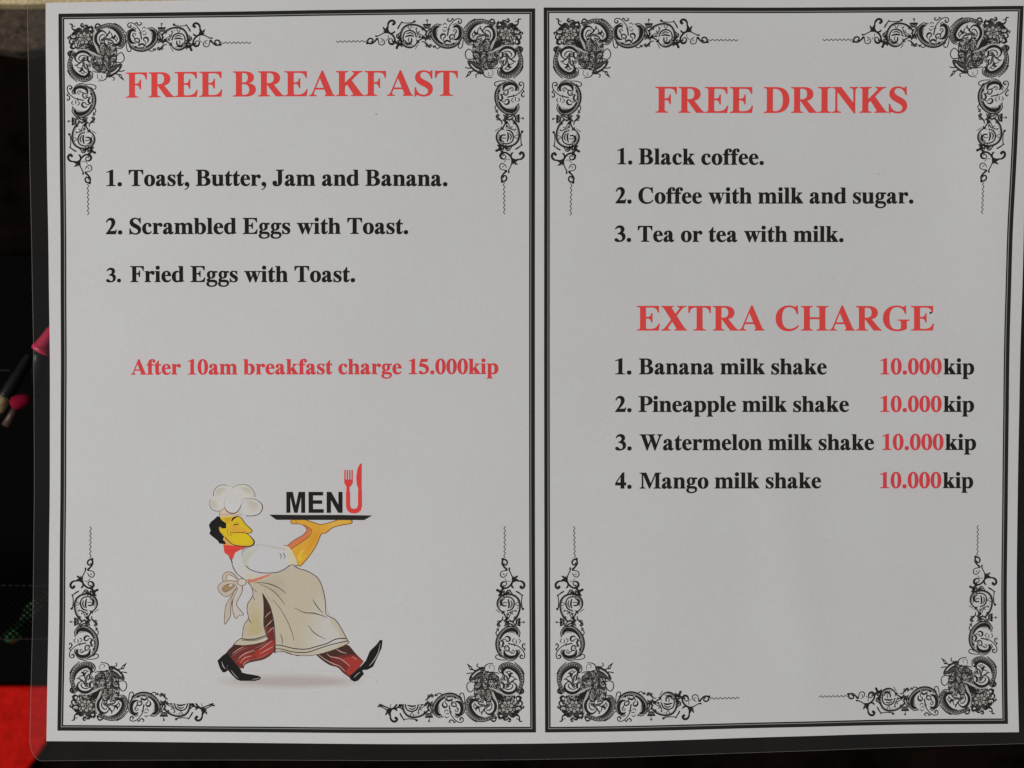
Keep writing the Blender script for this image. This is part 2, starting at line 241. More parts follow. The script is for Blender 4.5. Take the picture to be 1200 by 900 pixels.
def parse(path):
    neg = path[0] == '-'; t = (path[1:] if neg else path).split()
    if t[0] == 'E':
        cx, cy, rx, ry = map(float, t[1:]); e = 0.92
        pts = []
        for k in range(28):
            a = 2 * math.pi * (k + .27) / 28; c, s = math.cos(a), math.sin(a)
            pts.append((cx + rx * math.copysign(abs(c) ** e, c), cy + ry * math.copysign(abs(s) ** e, s)))
        return neg, pts
    pts = []; i = 0; cur = (0, 0)
    while i < len(t):
        c = t[i]; i += 1
        if c in 'ML': cur = (float(t[i]), float(t[i + 1])); i += 2; pts.append(cur)
        elif c == 'Q':
            a, b = (float(t[i]), float(t[i + 1])), (float(t[i + 2]), float(t[i + 3])); i += 4
            for k in range(1, 6):
                s = k / 5; pts.append(tuple((1 - s) ** 2 * cur[j] + 2 * s * (1 - s) * a[j] + s * s * b[j] for j in (0, 1)))
            cur = b
        elif c == 'C':
            a, b, d = [(float(t[i + 2 * q]), float(t[i + 2 * q + 1])) for q in range(3)]; i += 6
            for k in range(1, 8):
                s = k / 7; pts.append(tuple((1 - s) ** 3 * cur[j] + 3 * s * (1 - s) ** 2 * a[j] + 3 * s * s * (1 - s) * b[j] + s ** 3 * d[j] for j in (0, 1)))
            cur = d
    return neg, pts
def fatten(pts, d):
    A = sum(a[0] * b[1] - b[0] * a[1] for a, b in zip(pts, pts[1:] + pts[:1])); sg = 1 if A > 0 else -1
    q = [p for i, p in enumerate(pts) if math.hypot(p[0] - pts[i - 1][0], p[1] - pts[i - 1][1]) > 1e-6]; out = []
    for i, p in enumerate(q):
        a, b = q[i - 1], q[(i + 1) % len(q)]
        u = (p[0] - a[0], p[1] - a[1]); v = (b[0] - p[0], b[1] - p[1]); lu, lv = math.hypot(*u), math.hypot(*v)
        nx, ny = u[1] / lu + v[1] / lv, -u[0] / lu - v[0] / lv; l = math.hypot(nx, ny)
        if l < 1e-3: out.append(p); continue
        k = min(1.5, 2 / l) * d * sg / l; out.append((p[0] + nx * k, p[1] + ny * k))
    return out
BOLD = 0
GC = {}
def glyph(ch0):
    ch = ch0
    if (ch0, BOLD) not in GC:
        w, paths = G[ch]; p = Paint()
        for q in paths:
            neg, pts = parse(q); pts = fatten(pts, -BOLD if neg else BOLD) if BOLD else pts; p.poly([(x / 10, y / 10) for x, y in pts], None if neg else 1)
        V, g = p.solve() if paths else (np.zeros((0, 2)), {})
        V = V * 10; t = g.get(1, [])
        used = sorted({i for f in t for i in f})
        GC[(ch0, BOLD)] = (w, V, t, V[used, 0].min() if used else 0, V[used, 0].max() if used else w)
    return GC[(ch0, BOLD)]
def text(name, s, x0, x1, y0, y1, cap, rgb, parent, bold=0.0):
    """set s with its ink from x0 to x1, baseline from y0 to y1, capitals cap high"""
    pos = []; a = 0
    for ch in s:
        pos.append(a); a += glyph(ch)[0]
    lo = glyph(s[0])[3]; hi = pos[-1] + glyph(s[-1])[4]
    k = (x1 - x0) / (hi - lo); ky = cap / 676.0
    verts, faces = [], []
    for n, (ch, p) in enumerate(zip(s, pos)):
        w, V, tris, _, _ = glyph(ch); b = len(verts)
        for x, y in V:
            X = x0 + (p + x - lo) * k; Y = y0 + (y1 - y0) * (X - x0) / (x1 - x0) - y * ky
            verts.append(W(X, Y, LIFT + (4e-6 if n % 2 else 0)))
        faces += [up(verts, tuple(b + i for i in t)) for t in tris]
    return link(name, verts, faces, ink(rgb), parent)

# ================================================================== SURFACE UNDER AND ROUND THE MENU
mt = add_noise(principled('dark_table', (0.004, 0.004, 0.0035), 0.8, spec=0.0), 60, (0.0010, 0.0008, 0.0006), (0.0090, 0.0058, 0.0042), 8, bump=0.3, bump_scale=400)
zt = -0.075
v = [(-1.2, -1.2, zt), (1.2, -1.2, zt), (1.2, 1.2, zt), (-1.2, 1.2, zt)]
tag(link('table_top', v, [(0, 1, 2, 3)], mt), None, kind='structure')

def rounded_slab(name, outline, ztop, thick, mat, parent=None, chamfer=0.0008):
    n = len(outline); cx = sum(p[0] for p in outline) / n; cy = sum(p[1] for p in outline) / n
    def ring(z, ins):
        out = []
        for i, p in enumerate(outline):
            a, b = outline[i - 1], outline[(i + 1) % n]
            dx, dy = b[0] - a[0], b[1] - a[1]; d = math.hypot(dx, dy) or 1
            out.append((p[0] - dy / d * ins, p[1] + dx / d * ins, z))
        return out
    vs = ring(ztop - thick, 0) + ring(ztop - chamfer, 0) + ring(ztop - chamfer * .3, chamfer * .3) + ring(ztop, chamfer)
    fs = []
    for k in range(3):
        for i in range(n):
            j = (i + 1) % n; fs.append((k * n + i, k * n + j, (k + 1) * n + j, (k + 1) * n + i))
    fs.append(tuple(range(3 * n, 4 * n))); fs.append(tuple(range(n))[::-1])
    return link(name, vs, fs, mat, parent)
random.seed(3)
# beige speckled strip at the top of the picture
mb = add_noise(principled('beige_speckle', (0.35, 0.28, 0.15), 0.8), 900, (0.26, 0.15, 0.045), (0.98, 0.84, 0.50), 6, 0.85, bump=0.4)
z = -0.058
pts = [B(-260, 4 + random.uniform(-1, 1), z)]
for x in range(-250, 1500, 25): pts.append(B(x, 4.5 + random.uniform(-.9, .9), z))
out = [(p.x, p.y) for p in pts] + [(B(1500, -300, z).x, B(0, -300, z).y), (B(-260, -300, z).x, B(0, -300, z).y)]
tag(rounded_slab('beige_board', out, z, 0.016, mb), 'beige and brown speckled board along the very top edge, behind the menu', 'board')
# brown rough block at upper left
mbr = add_noise(principled('brown_mottle', (0.05, 0.04, 0.03), 0.85, spec=0.1), 330, (0.010, 0.006, 0.005), (0.125, 0.095, 0.066), 8, 0.82, bump=0.6, bump_scale=600, dist=0.0006)
z = -0.064
yb = [50, 50, 51, 52, 54, 56, 58, 60.5, 59.5, 57, 56, 57, 55, 54, 54, 55]
out = [(B(x, 53, z).x, B(x, yy, z).y) for x, yy in zip(range(-200, -100, 25), [53, 54, 52, 53])]
out += [(B(x, yy, z).x, B(x, yy, z).y) for x, yy in zip(range(-90, 150, 15), yb)]
out += [(B(150, 8, z).x, B(150, 8, z).y), (B(-200, 8, z).x, B(-200, 8, z).y)]
tag(rounded_slab('brown_block', out, z, 0.0105, mbr, chamfer=0.0015), 'rough mottled brown block at the upper left corner beside the menu', 'block')
# red folder under the lower left corner of the menu
mr = add_noise(principled('red_paint', (0.6, 0.01, 0.008), 0.75, spec=0.05), 260, (0.36, 0.004, 0.002), (0.64, 0.009, 0.005), 6, 0.7, bump=0.35, bump_scale=1400, dist=0.0002)
z = -0.071
def bp(x, y, z=z): p = B(x, y, z); return (p.x, p.y)
out = [bp(-420, 1250), bp(-60, 1250), bp(30, 905), bp(41, 890), bp(52, 874), bp(70, 850), bp(92, 815), bp(90, 807), bp(84, 804.5), bp(-420, 802)]
tag(rounded_slab('red_folder', out, z, 0.0038, mr, chamfer=0.0012), 'bright red folder under the lower left corner of the menu', 'folder')

# black wire mesh tray with the pens in it
mwire = principled('black_wire', (0.0022, 0.0021, 0.002), 0.6, spec=0.01)
mrim = principled('black_rim', (0.015, 0.015, 0.015), 0.4, spec=0.2)
def tube(pts, r, seg=8):
    vs, fs = [], []; n = len(pts); rr = r if isinstance(r, (list, tuple)) else [r] * n
    for i, p in enumerate(pts):
        d = (pts[min(n - 1, i + 1)] - pts[max(0, i - 1)]).normalized()
        a = d.cross(Vector((0, 0, 1)));
        if a.length < 1e-4: a = d.cross(Vector((0, 1, 0)))
        a.normalize(); b = d.cross(a)
        for k in range(seg):
            t = 2 * math.pi * k / seg; vs.append(p + (a * math.cos(t) + b * math.sin(t)) * rr[i])
    for i in range(n - 1):
        for k in range(seg):
            j = (k + 1) % seg; fs.append((i * seg + k, i * seg + j, (i + 1) * seg + j, (i + 1) * seg + k))
    fs.append(tuple(range(seg))[::-1]); fs.append(tuple(range((n - 1) * seg, n * seg)))
    return vs, fs
def join(parts):
    vs, fs = [], []
    for a, b in parts:
        k = len(vs); vs += list(a); fs += [tuple(i + k for i in f) for f in b]
    return vs, fs
tray = bpy.data.objects.new('mesh_tray', None); col.objects.link(tray); tray.location = (-0.17, 0, zt)
tag(tray, 'black wire mesh tray beside and under the left edge of the menu', 'tray')
def under_tray(o): o.parent = tray; o.matrix_parent_inverse = tray.matrix_world.inverted(); return o
bpy.context.view_layer.update()
tray.matrix_world.translation = tray.location
def link_t(name, vs, fs, mat):
    vs = [Vector(q) - tray.location for q in vs]; return link(name, vs, fs, mat, tray)
zr = -0.03
for (x0, ya, x1, yb_) in ((-260, 430, 12, 434), (-260, 684, 130, 687), (-260, 747, 130, 749)):
    vs, fs = tube([B(x0, ya, zr), B((x0 + x1) / 2, (ya + yb_) / 2, zr), B(x1, yb_, zr)], 0.00022); link_t('rim_wire', vs, fs, mrim)
parts = []
for k in range(-60, 40):
    x = k * 8.0
    for sg in (1, -1):
        a = B(x, 686, zr - .0004 * sg); b = B(x + sg * 70, 748, zr - .0004 * sg)
        parts.append(tube([a, b], 0.00028, 5))
vs, fs = join(parts); w = link_t('wire_mesh', vs, fs, mwire); w['kind'] = 'stuff'
vs = [B(-260, 300, zt + .006), B(130, 300, zt + .006), B(130, 800, zt + .006), B(-260, 800, zt + .006)]
vs += [Vector((q.x, q.y, zt + .001)) for q in vs]
link_t('tray_floor', vs, [(0, 3, 2, 1), (4, 5, 6, 7), (0, 1, 5, 4), (1, 2, 6, 5), (2, 3, 7, 6), (3, 0, 4, 7)], mwire)
# green crumpled ribbon seen through the mesh
mg = add_noise(principled('green_ribbon', (0.02, 0.22, 0.05), 0.45), 300, (0.001, 0.010, 0.003), (0.007, 0.075, 0.018), 3)
vs, fs = [], []
cl = [(8, 752), (20, 742), (30, 728), (37, 713), (45, 705), (56, 699), (70, 690)]
for i, (x, y) in enumerate(cl):
    zz = zt + .022 + .003 * math.sin(i * 2.3)
    for s in (-1, 0, 1): vs.append(B(x + s * 7, y + s * 4 + random.uniform(-2, 2), zz + .0025 * (s == 0) + random.uniform(-.0015, .0015)))
for i in range(len(cl) - 1):
    for s in (0, 1): a = i * 3 + s; fs.append((a, a + 1, a + 4, a + 3))
nb = len(vs); vs += [q + Vector((0, 0, -.0008)) for q in vs]; fs += [tuple(i + nb for i in f)[::-1] for f in list(fs)]
tag(link('green_ribbon', vs, fs, mg), 'crumpled green ribbon glimpsed through the black mesh at lower left', 'ribbon')

# black pen with a gold and teal band
def lathe_along(a, b, prof, seg=20):
    d = (b - a); L = d.length; pts = [a + d * t for t, _ in prof]; return tube(pts, [r for _, r in prof], seg)
mblk = principled('pen_black', (0.006, 0.006, 0.006), 0.35, spec=0.2)
mgold = add_noise(principled('pen_gold', (0.35, 0.25, 0.12), 0.4), 700, (0.22, 0.13, 0.06), (0.42, 0.33, 0.19), 3)
mteal = add_noise(principled('pen_teal', (0.08, 0.2, 0.17), 0.45), 500, (0.05, 0.12, 0.10), (0.14, 0.26, 0.2), 3)
zp = -0.034
pen = bpy.data.objects.new('black_pen', None); col.objects.link(pen)
tag(pen, 'black pen with a gold and teal band lying left of the menu', 'pen')
A0, A1 = B(36, 416, zp), B(6, 464, zp); D = (A1 - A0)
vs, fs = lathe_along(A0, A1, [(0, .0011), (.04, .0016), (.07, .0016), (.09, .0018), (.95, .0023), (1.0, .0023)]); link('barrel', vs, fs, mblk, pen, smooth=True)
A2 = A0 + D * 1.33
vs, fs = lathe_along(A1, A2, [(0, .00225), (.5, .00232), (1, .0023)]); link('gold_band', vs, fs, mgold, pen, smooth=True)
A3 = A0 + D * 2.1
vs, fs = lathe_along(A2, A3, [(0, .0023), (.9, .0024), (1, .0015)]); link('teal_band', vs, fs, mteal, pen, smooth=True)
# pink pointed marker cap, just under the film
mp = add_noise(principled('pink_plastic', (0.72, 0.03, 0.12), 0.4), 300, (0.38, 0.010, 0.045), (0.62, 0.022, 0.09), 3)
mk = bpy.data.objects.new('pink_tipped_marker', None); col.objects.link(mk)
tag(mk, 'marker with a pointed bright pink cap, seen through the clear left margin', 'marker')
zp = -0.016
P0, P1 = B(63, 383, zp), B(47, 413, zp)
vs, fs = lathe_along(P0, P1, [(0, .0009), (.12, .0016), (.5, .0022), (.8, .0028), (.85, .0031), (.97, .003), (1, .0022)]); link('pink_cap', vs, fs, mp, mk, smooth=True)
P2 = P0 + (P1 - P0) * 2.2
P2.z -= 0.012
vs, fs = lathe_along(P1 - (P1-P0)*0.02, P2, [(0, .0021), (.5, .0021), (1, .0015)]); link('barrel', vs, fs, mblk, mk, smooth=True)
# brown pencil with a round pink end
pc = bpy.data.objects.new('pencil', None); col.objects.link(pc)
tag(pc, 'brown pencil with a rounded pink end, lower left of the pointed pink marker', 'pencil')
zp = -0.030
mpk = principled('pink_rubber', (0.20, 0.002, 0.02), 0.8, spec=0.1)
mbn = principled('brown_wood', (0.05, 0.022, 0.015), 0.5)
Q0, Q1 = B(35, 466, zp), B(13, 474, zp)
vs, fs = lathe_along(Q0, Q1, [(0, .0007), (.08, .0013), (.25, .0018), (.6, .0023), (.85, .0021), (1, .0010)]); link('pink_end', vs, fs, mpk, pc, smooth=True)
Q2 = B(6, 499, zp)
vs, fs = lathe_along(B(22, 473, zp - .0004), Q2, [(0, .0011), (1, .0013)]); link('shaft', vs, fs, mbn, pc, smooth=True)

# ================================================================== THE LAMINATED MENU
menu = bpy.data.objects.new('laminated_menu', None); col.objects.link(menu)
tag(menu, 'laminated white menu sheet with two black bordered pages and red headings', 'menu')

def interp(ctrl, t):
    for (a, p), (b, q) in zip(ctrl, ctrl[1:]):
        if t <= b: return p + (q - p) * (t - a) / (b - a)
    return ctrl[-1][1]
def smooth_interp(ctrl):
    ts = np.array([c[0] for c in ctrl], float); ps = np.array([c[1] for c in ctrl], float)
    g = np.gradient(ps, ts)
    def f(t):
        i = int(np.clip(np.searchsorted(ts, t) - 1, 0, len(ts) - 2)); h = ts[i + 1] - ts[i]; s = (t - ts[i]) / h
        return float((2*s**3-3*s**2+1)*ps[i] + (s**3-2*s**2+s)*h*g[i] + (-2*s**3+3*s**2)*ps[i+1] + (s**3-s**2)*h*g[i+1])
    return f
# sheet edges
pl = smooth_interp([(4.5, 55), (120, 56), (225, 57), (400, 58), (640, 57), (760, 55.3), (870, 52.5)])
pr = smooth_interp([(-7, 1210), (120, 1205), (220, 1201.3), (350, 1198.6), (430, 1196.9), (540, 1195.7), (640, 1194.8), (740, 1195), (860, 1197)])
pt = smooth_interp([(55, 4.6), (200, 2.8), (430, 0.2), (700, -3), (1210, -7)])
pb = smooth_interp([(52.5, 870), (200, 871.3), (400, 872.6), (627, 871.8), (780, 868.5), (900, 864.8), (1060, 861.3), (1197, 860)])
def coons(u, v):
    yl, yr = 4.6 + (870 - 4.6) * v, -7 + (860 + 7) * v
    xt, xb = 55 + (1210 - 55) * u, 52.5 + (1197 - 52.5) * u
    L = (pl(yl), yl); R = (pr(yr), yr); T = (xt, pt(xt)); Bm = (xb, pb(xb))
    c = [(55, 4.6), (1210, -7), (52.5, 870), (1197, 860)]
    return tuple((1 - u) * L[j] + u * R[j] + (1 - v) * T[j] + v * Bm[j]
                 - ((1 - u) * (1 - v) * c[0][j] + u * (1 - v) * c[1][j] + (1 - u) * v * c[2][j] + u * v * c[3][j]) for j in (0, 1))
NU, NV = 160, 120
vs = []
for j in range(NV + 1):
    for i in range(NU + 1): vs.append(W(*coons(i / NU, j / NV)))
fs = [(j * (NU + 1) + i, (j + 1) * (NU + 1) + i, (j + 1) * (NU + 1) + i + 1, j * (NU + 1) + i + 1) for j in range(NV) for i in range(NU)]
nb = len(vs)
rim = [i for i in range(NU + 1)] + [j * (NU + 1) + NU for j in range(1, NV + 1)] + [NV * (NU + 1) + i for i in range(NU - 1, -1, -1)] + [j * (NU + 1) for j in range(NV - 1, 0, -1)]
nr = len(rim); vs += [vs[i] for i in rim]; vs += [(vs[i][0], vs[i][1], vs[i][2] - 0.00015) for i in rim]      # cut edge, its own vertices
fs += [(nb + (k + 1) % nr, nb + k, nb + nr + k, nb + nr + (k + 1) % nr) for k in range(nr)]
mpaper = principled('laminated_paper', (PAPER, PAPER, PAPER), 0.6, 1.0, spec=0.0)
nt = mpaper.node_tree; b = nt.nodes['Principled BSDF']; tc = nt.nodes.new('ShaderNodeTexCoord')
n1 = nt.nodes.new('ShaderNodeTexNoise'); n1.inputs['Scale'].default_value = 900; n1.inputs['Detail'].default_value = 3
n2 = nt.nodes.new('ShaderNodeTexNoise'); n2.inputs['Scale'].default_value = 90; n2.inputs['Detail'].default_value = 4
nt.links.new(tc.outputs['Object'], n1.inputs['Vector']); nt.links.new(tc.outputs['Object'], n2.inputs['Vector'])
r1 = nt.nodes.new('ShaderNodeValToRGB'); r1.color_ramp.elements[0].position = .3; r1.color_ramp.elements[1].position = .7
r1.color_ramp.elements[0].color = (PAPER * .98, PAPER * .977, PAPER * .975, 1); r1.color_ramp.elements[1].color = (PAPER * 1.015, PAPER * 1.015, PAPER * 1.015, 1)
r2 = nt.nodes.new('ShaderNodeValToRGB'); r2.color_ramp.elements[0].position = .35; r2.color_ramp.elements[1].position = .65
r2.color_ramp.elements[0].color = (.985, .965, .965, 1); r2.color_ramp.elements[1].color = (.97, .99, .975, 1)
mx = nt.nodes.new('ShaderNodeMixRGB'); mx.blend_type = 'MULTIPLY'; mx.inputs[0].default_value = 1
nt.links.new(n1.outputs['Fac'], r1.inputs['Fac']); nt.links.new(n2.outputs['Fac'], r2.inputs['Fac'])
nt.links.new(r1.outputs['Color'], mx.inputs[1]); nt.links.new(r2.outputs['Color'], mx.inputs[2]); nt.links.new(mx.outputs[0], b.inputs['Base Color'])
bpn = nt.nodes.new('ShaderNodeBump'); bpn.inputs['Strength'].default_value = 0.25; bpn.inputs['Distance'].default_value = 0.00005
nt.links.new(n1.outputs['Fac'], bpn.inputs['Height']); nt.links.new(bpn.outputs['Normal'], b.inputs['Normal'])
link('paper_sheet', vs, fs, mpaper, menu, smooth=True)

# clear film margin round the paper (a closed thin ring) and its cut edge
mf = bpy.data.materials.new('clear_film'); mf.use_nodes = True; nt = mf.node_tree; nt.nodes.clear()
o_ = nt.nodes.new('ShaderNodeOutputMaterial'); tr = nt.nodes.new('ShaderNodeBsdfTransparent'); tr.inputs[0].default_value = (.93, .93, .92, 1)
gl = nt.nodes.new('ShaderNodeBsdfGlossy'); gl.inputs['Roughness'].default_value = .10; fr = nt.nodes.new('ShaderNodeFresnel'); fr.inputs[0].default_value = 1.60
df = nt.nodes.new('ShaderNodeBsdfDiffuse'); df.inputs[0].default_value = (.8, .78, .74, 1)
m1 = nt.nodes.new('ShaderNodeMixShader'); m2 = nt.nodes.new('ShaderNodeMixShader'); m2.inputs[0].default_value = 0.003
nt.links.new(fr.outputs[0], m1.inputs[0]); nt.links.new(tr.outputs[0], m1.inputs[1]); nt.links.new(gl.outputs[0], m1.inputs[2])
nt.links.new(m1.outputs[0], m2.inputs[1]); nt.links.new(df.outputs[0], m2.inputs[2]); nt.links.new(m2.outputs[0], o_.inputs[0])
fl = smooth_interp([(-20, 33), (60, 34.5), (225, 37), (400, 38.8), (640, 38.8), (700, 38), (780, 36), (870, 33)])
fb = smooth_interp([(45, 893.3), (200, 892.6), (400, 892.3), (560, 891.5), (700, 888.8), (900, 882.3), (1060, 877.5), (1230, 872.5)])
inner, outer_ = [], []
def both(i, o): inner.append(i); outer_.append(o)
for k in range(61):      # left side downwards
    y = 4.6 + (870 - 4.6) * k / 60; both((pl(y) - .15, y), (fl(min(868, -17 + (868 + 17) * k / 60)), -17 + (868 + 17) * k / 60))
for k in range(1, 9):    # rounded corner
    a = math.pi / 2 * k / 8; both((pl(870), 870), (33 + 14 * (1 - math.cos(a)), 868 + 25.3 * math.sin(a)))
for k in range(1, 81):
    t = k / 80; x = 52.5 + (1197 - 52.5) * t; xo = 47 + (1221 - 47) * t; both((x, pb(x) + .15), (xo, fb(xo)))
for k in range(1, 61):
    t = k / 60; y = 860 - 867 * t; both((pr(y) + .15, y), (pr(y) + 24, 872.5 - (872.5 + 30) * t))
for k in range(1, 81):
    t = k / 80; x = 1210 + (55 - 1210) * t; both((x, pt(x) - .15), (1234 - (1234 - 33) * t, -30 + 13 * t))
mf2 = bpy.data.materials.new('clear_film_underside'); mf2.use_nodes = True; nt = mf2.node_tree; nt.nodes.clear()
o_ = nt.nodes.new('ShaderNodeOutputMaterial'); tr = nt.nodes.new('ShaderNodeBsdfTransparent'); nt.links.new(tr.outputs[0], o_.inputs[0])
n = len(inner); T_ = 0.0002
vs = [W(x, y, 0.00003) for x, y in inner] + [W(x, y, 0.00003) for x, y in outer_]
vs += [W(x, y, -T_) for x, y in inner] + [W(x, y, -T_) for x, y in outer_]
fs = []
for k in range(n - 1):
    j = k + 1; fs.append((k, n + k, n + j, j)); fs.append((2 * n + j, 3 * n + j, 3 * n + k, 2 * n + k))
    fs.append((n + k, 3 * n + k, 3 * n + j, n + j)); fs.append((j, 2 * n + j, 2 * n + k, k))
link('clear_margin', vs, fs, [mf, mf2], menu, [0, 1, 1, 1] * (n - 1))
me_ = bpy.data.materials.new('film_cut_edge'); me_.use_nodes = True; nt = me_.node_tree; nt.nodes.clear()
o_ = nt.nodes.new('ShaderNodeOutputMaterial'); tr = nt.nodes.new('ShaderNodeBsdfTransparent')
df = nt.nodes.new('ShaderNodeBsdfPrincipled'); df.inputs['Base Color'].default_value = (.6, .58, .52, 1); df.inputs['Roughness'].default_value = .3
m1 = nt.nodes.new('ShaderNodeMixShader'); m1.inputs[0].default_value = 0.22
nt.links.new(tr.outputs[0], m1.inputs[1]); nt.links.new(df.outputs[0], m1.inputs[2]); nt.links.new(m1.outputs[0], o_.inputs[0])
vs, fs = tube([Vector(W(x, y, -0.00008)) for x, y in outer_], 0.00009, 6); link('film_edge', vs, fs, me_, menu)

# ---- page borders: thick band, grey gap, thin inner line
BLK, GRY, RED, RED2 = (35, 35, 34), (126, 125, 121), (197, 66, 63), (190, 62, 66)
def border(name, L, R, T, Bt, widths=(0, 4.2, 5.1, 6.6)):
    """L,R: x as function of y; T,Bt: y as function of x.  Band between successive offsets."""
    y0, y1 = T[0], Bt[0]
    Lf, Rf, Tf, Bf = smooth_interp(L), smooth_interp(R), smooth_interp(T[1]), smooth_interp(Bt[1])
    tl, tr_, br, bl = (L[0][1], L[0][0]), (R[0][1], R[0][0]), (R[-1][1], R[-1][0]), (L[-1][1], L[-1][0])
    N = 70; loop = []
    for k in range(N): x = tl[0] + (tr_[0] - tl[0]) * k / N; loop.append(((x, Tf(x)), (0, 1)))
    for k in range(N): y = tr_[1] + (br[1] - tr_[1]) * k / N; loop.append(((Rf(y), y), (-1, 0)))
    for k in range(N): x = br[0] + (bl[0] - br[0]) * k / N; loop.append(((x, Bf(x)), (0, -1)))
    for k in range(N): y = bl[1] + (tl[1] - bl[1]) * k / N; loop.append(((Lf(y), y), (1, 0)))
    corner = {0: (1, 1), N: (-1, 1), 2 * N: (-1, -1), 3 * N: (1, -1)}
    n = len(loop); rings = []
    for w in widths:
        ring = []
        for i, ((x, y), (nx, ny)) in enumerate(loop):
            if i in corner: nx, ny = corner[i]
            ring.append((x + nx * w, y + ny * w))
        rings.append(ring)
    vs = [W(x, y, LIFT) for r in rings for x, y in r]; fs, mi = [], []
    for k in range(len(widths) - 1):
        for i in range(n):
            j = (i + 1) % n; fs.append((k * n + i, (k + 1) * n + i, (k + 1) * n + j, k * n + j)); mi.append(1 if k == 1 else 0)
    return link(name, vs, fs, [ink(BLK), ink(GRY)], menu, mi)
border('page_border', [(17.5, 70.3), (120, 71.3), (225, 71.9), (340, 71.6), (500, 70.7), (640, 69.6), (760, 68), (857.6, 65.5)],
       [(11.2, 627), (400, 626.6), (675, 626.9), (858.7, 628)],
       (0, [(70.3, 17.5), (200, 16.6), (300, 15.8), (380, 14.3), (500, 12.6), (627, 11.2)]),
       (0, [(65.5, 857.6), (200, 858.6), (300, 859.3), (400, 859.8), (520, 859.3), (628, 858.7)]))
border('page_border', [(10, 637), (225, 637.6), (450, 637.6), (675, 638), (858.7, 638.8)],
       [(8.4, 1197.3), (60, 1195.6), (122, 1193), (220, 1189.1), (270, 1187), (350, 1185.3), (430, 1184.1), (540, 1183.7), (640, 1183.1), (740, 1183), (850.3, 1184)],
       (0, [(637, 10), (780, 9.2), (900, 8.9), (1197.3, 8.4)]),
       (0, [(638.8, 858.7), (760, 857), (900, 853.8), (1040, 851.4), (1184, 850.3)]), widths=(0, 4.0, 4.9, 6.4))

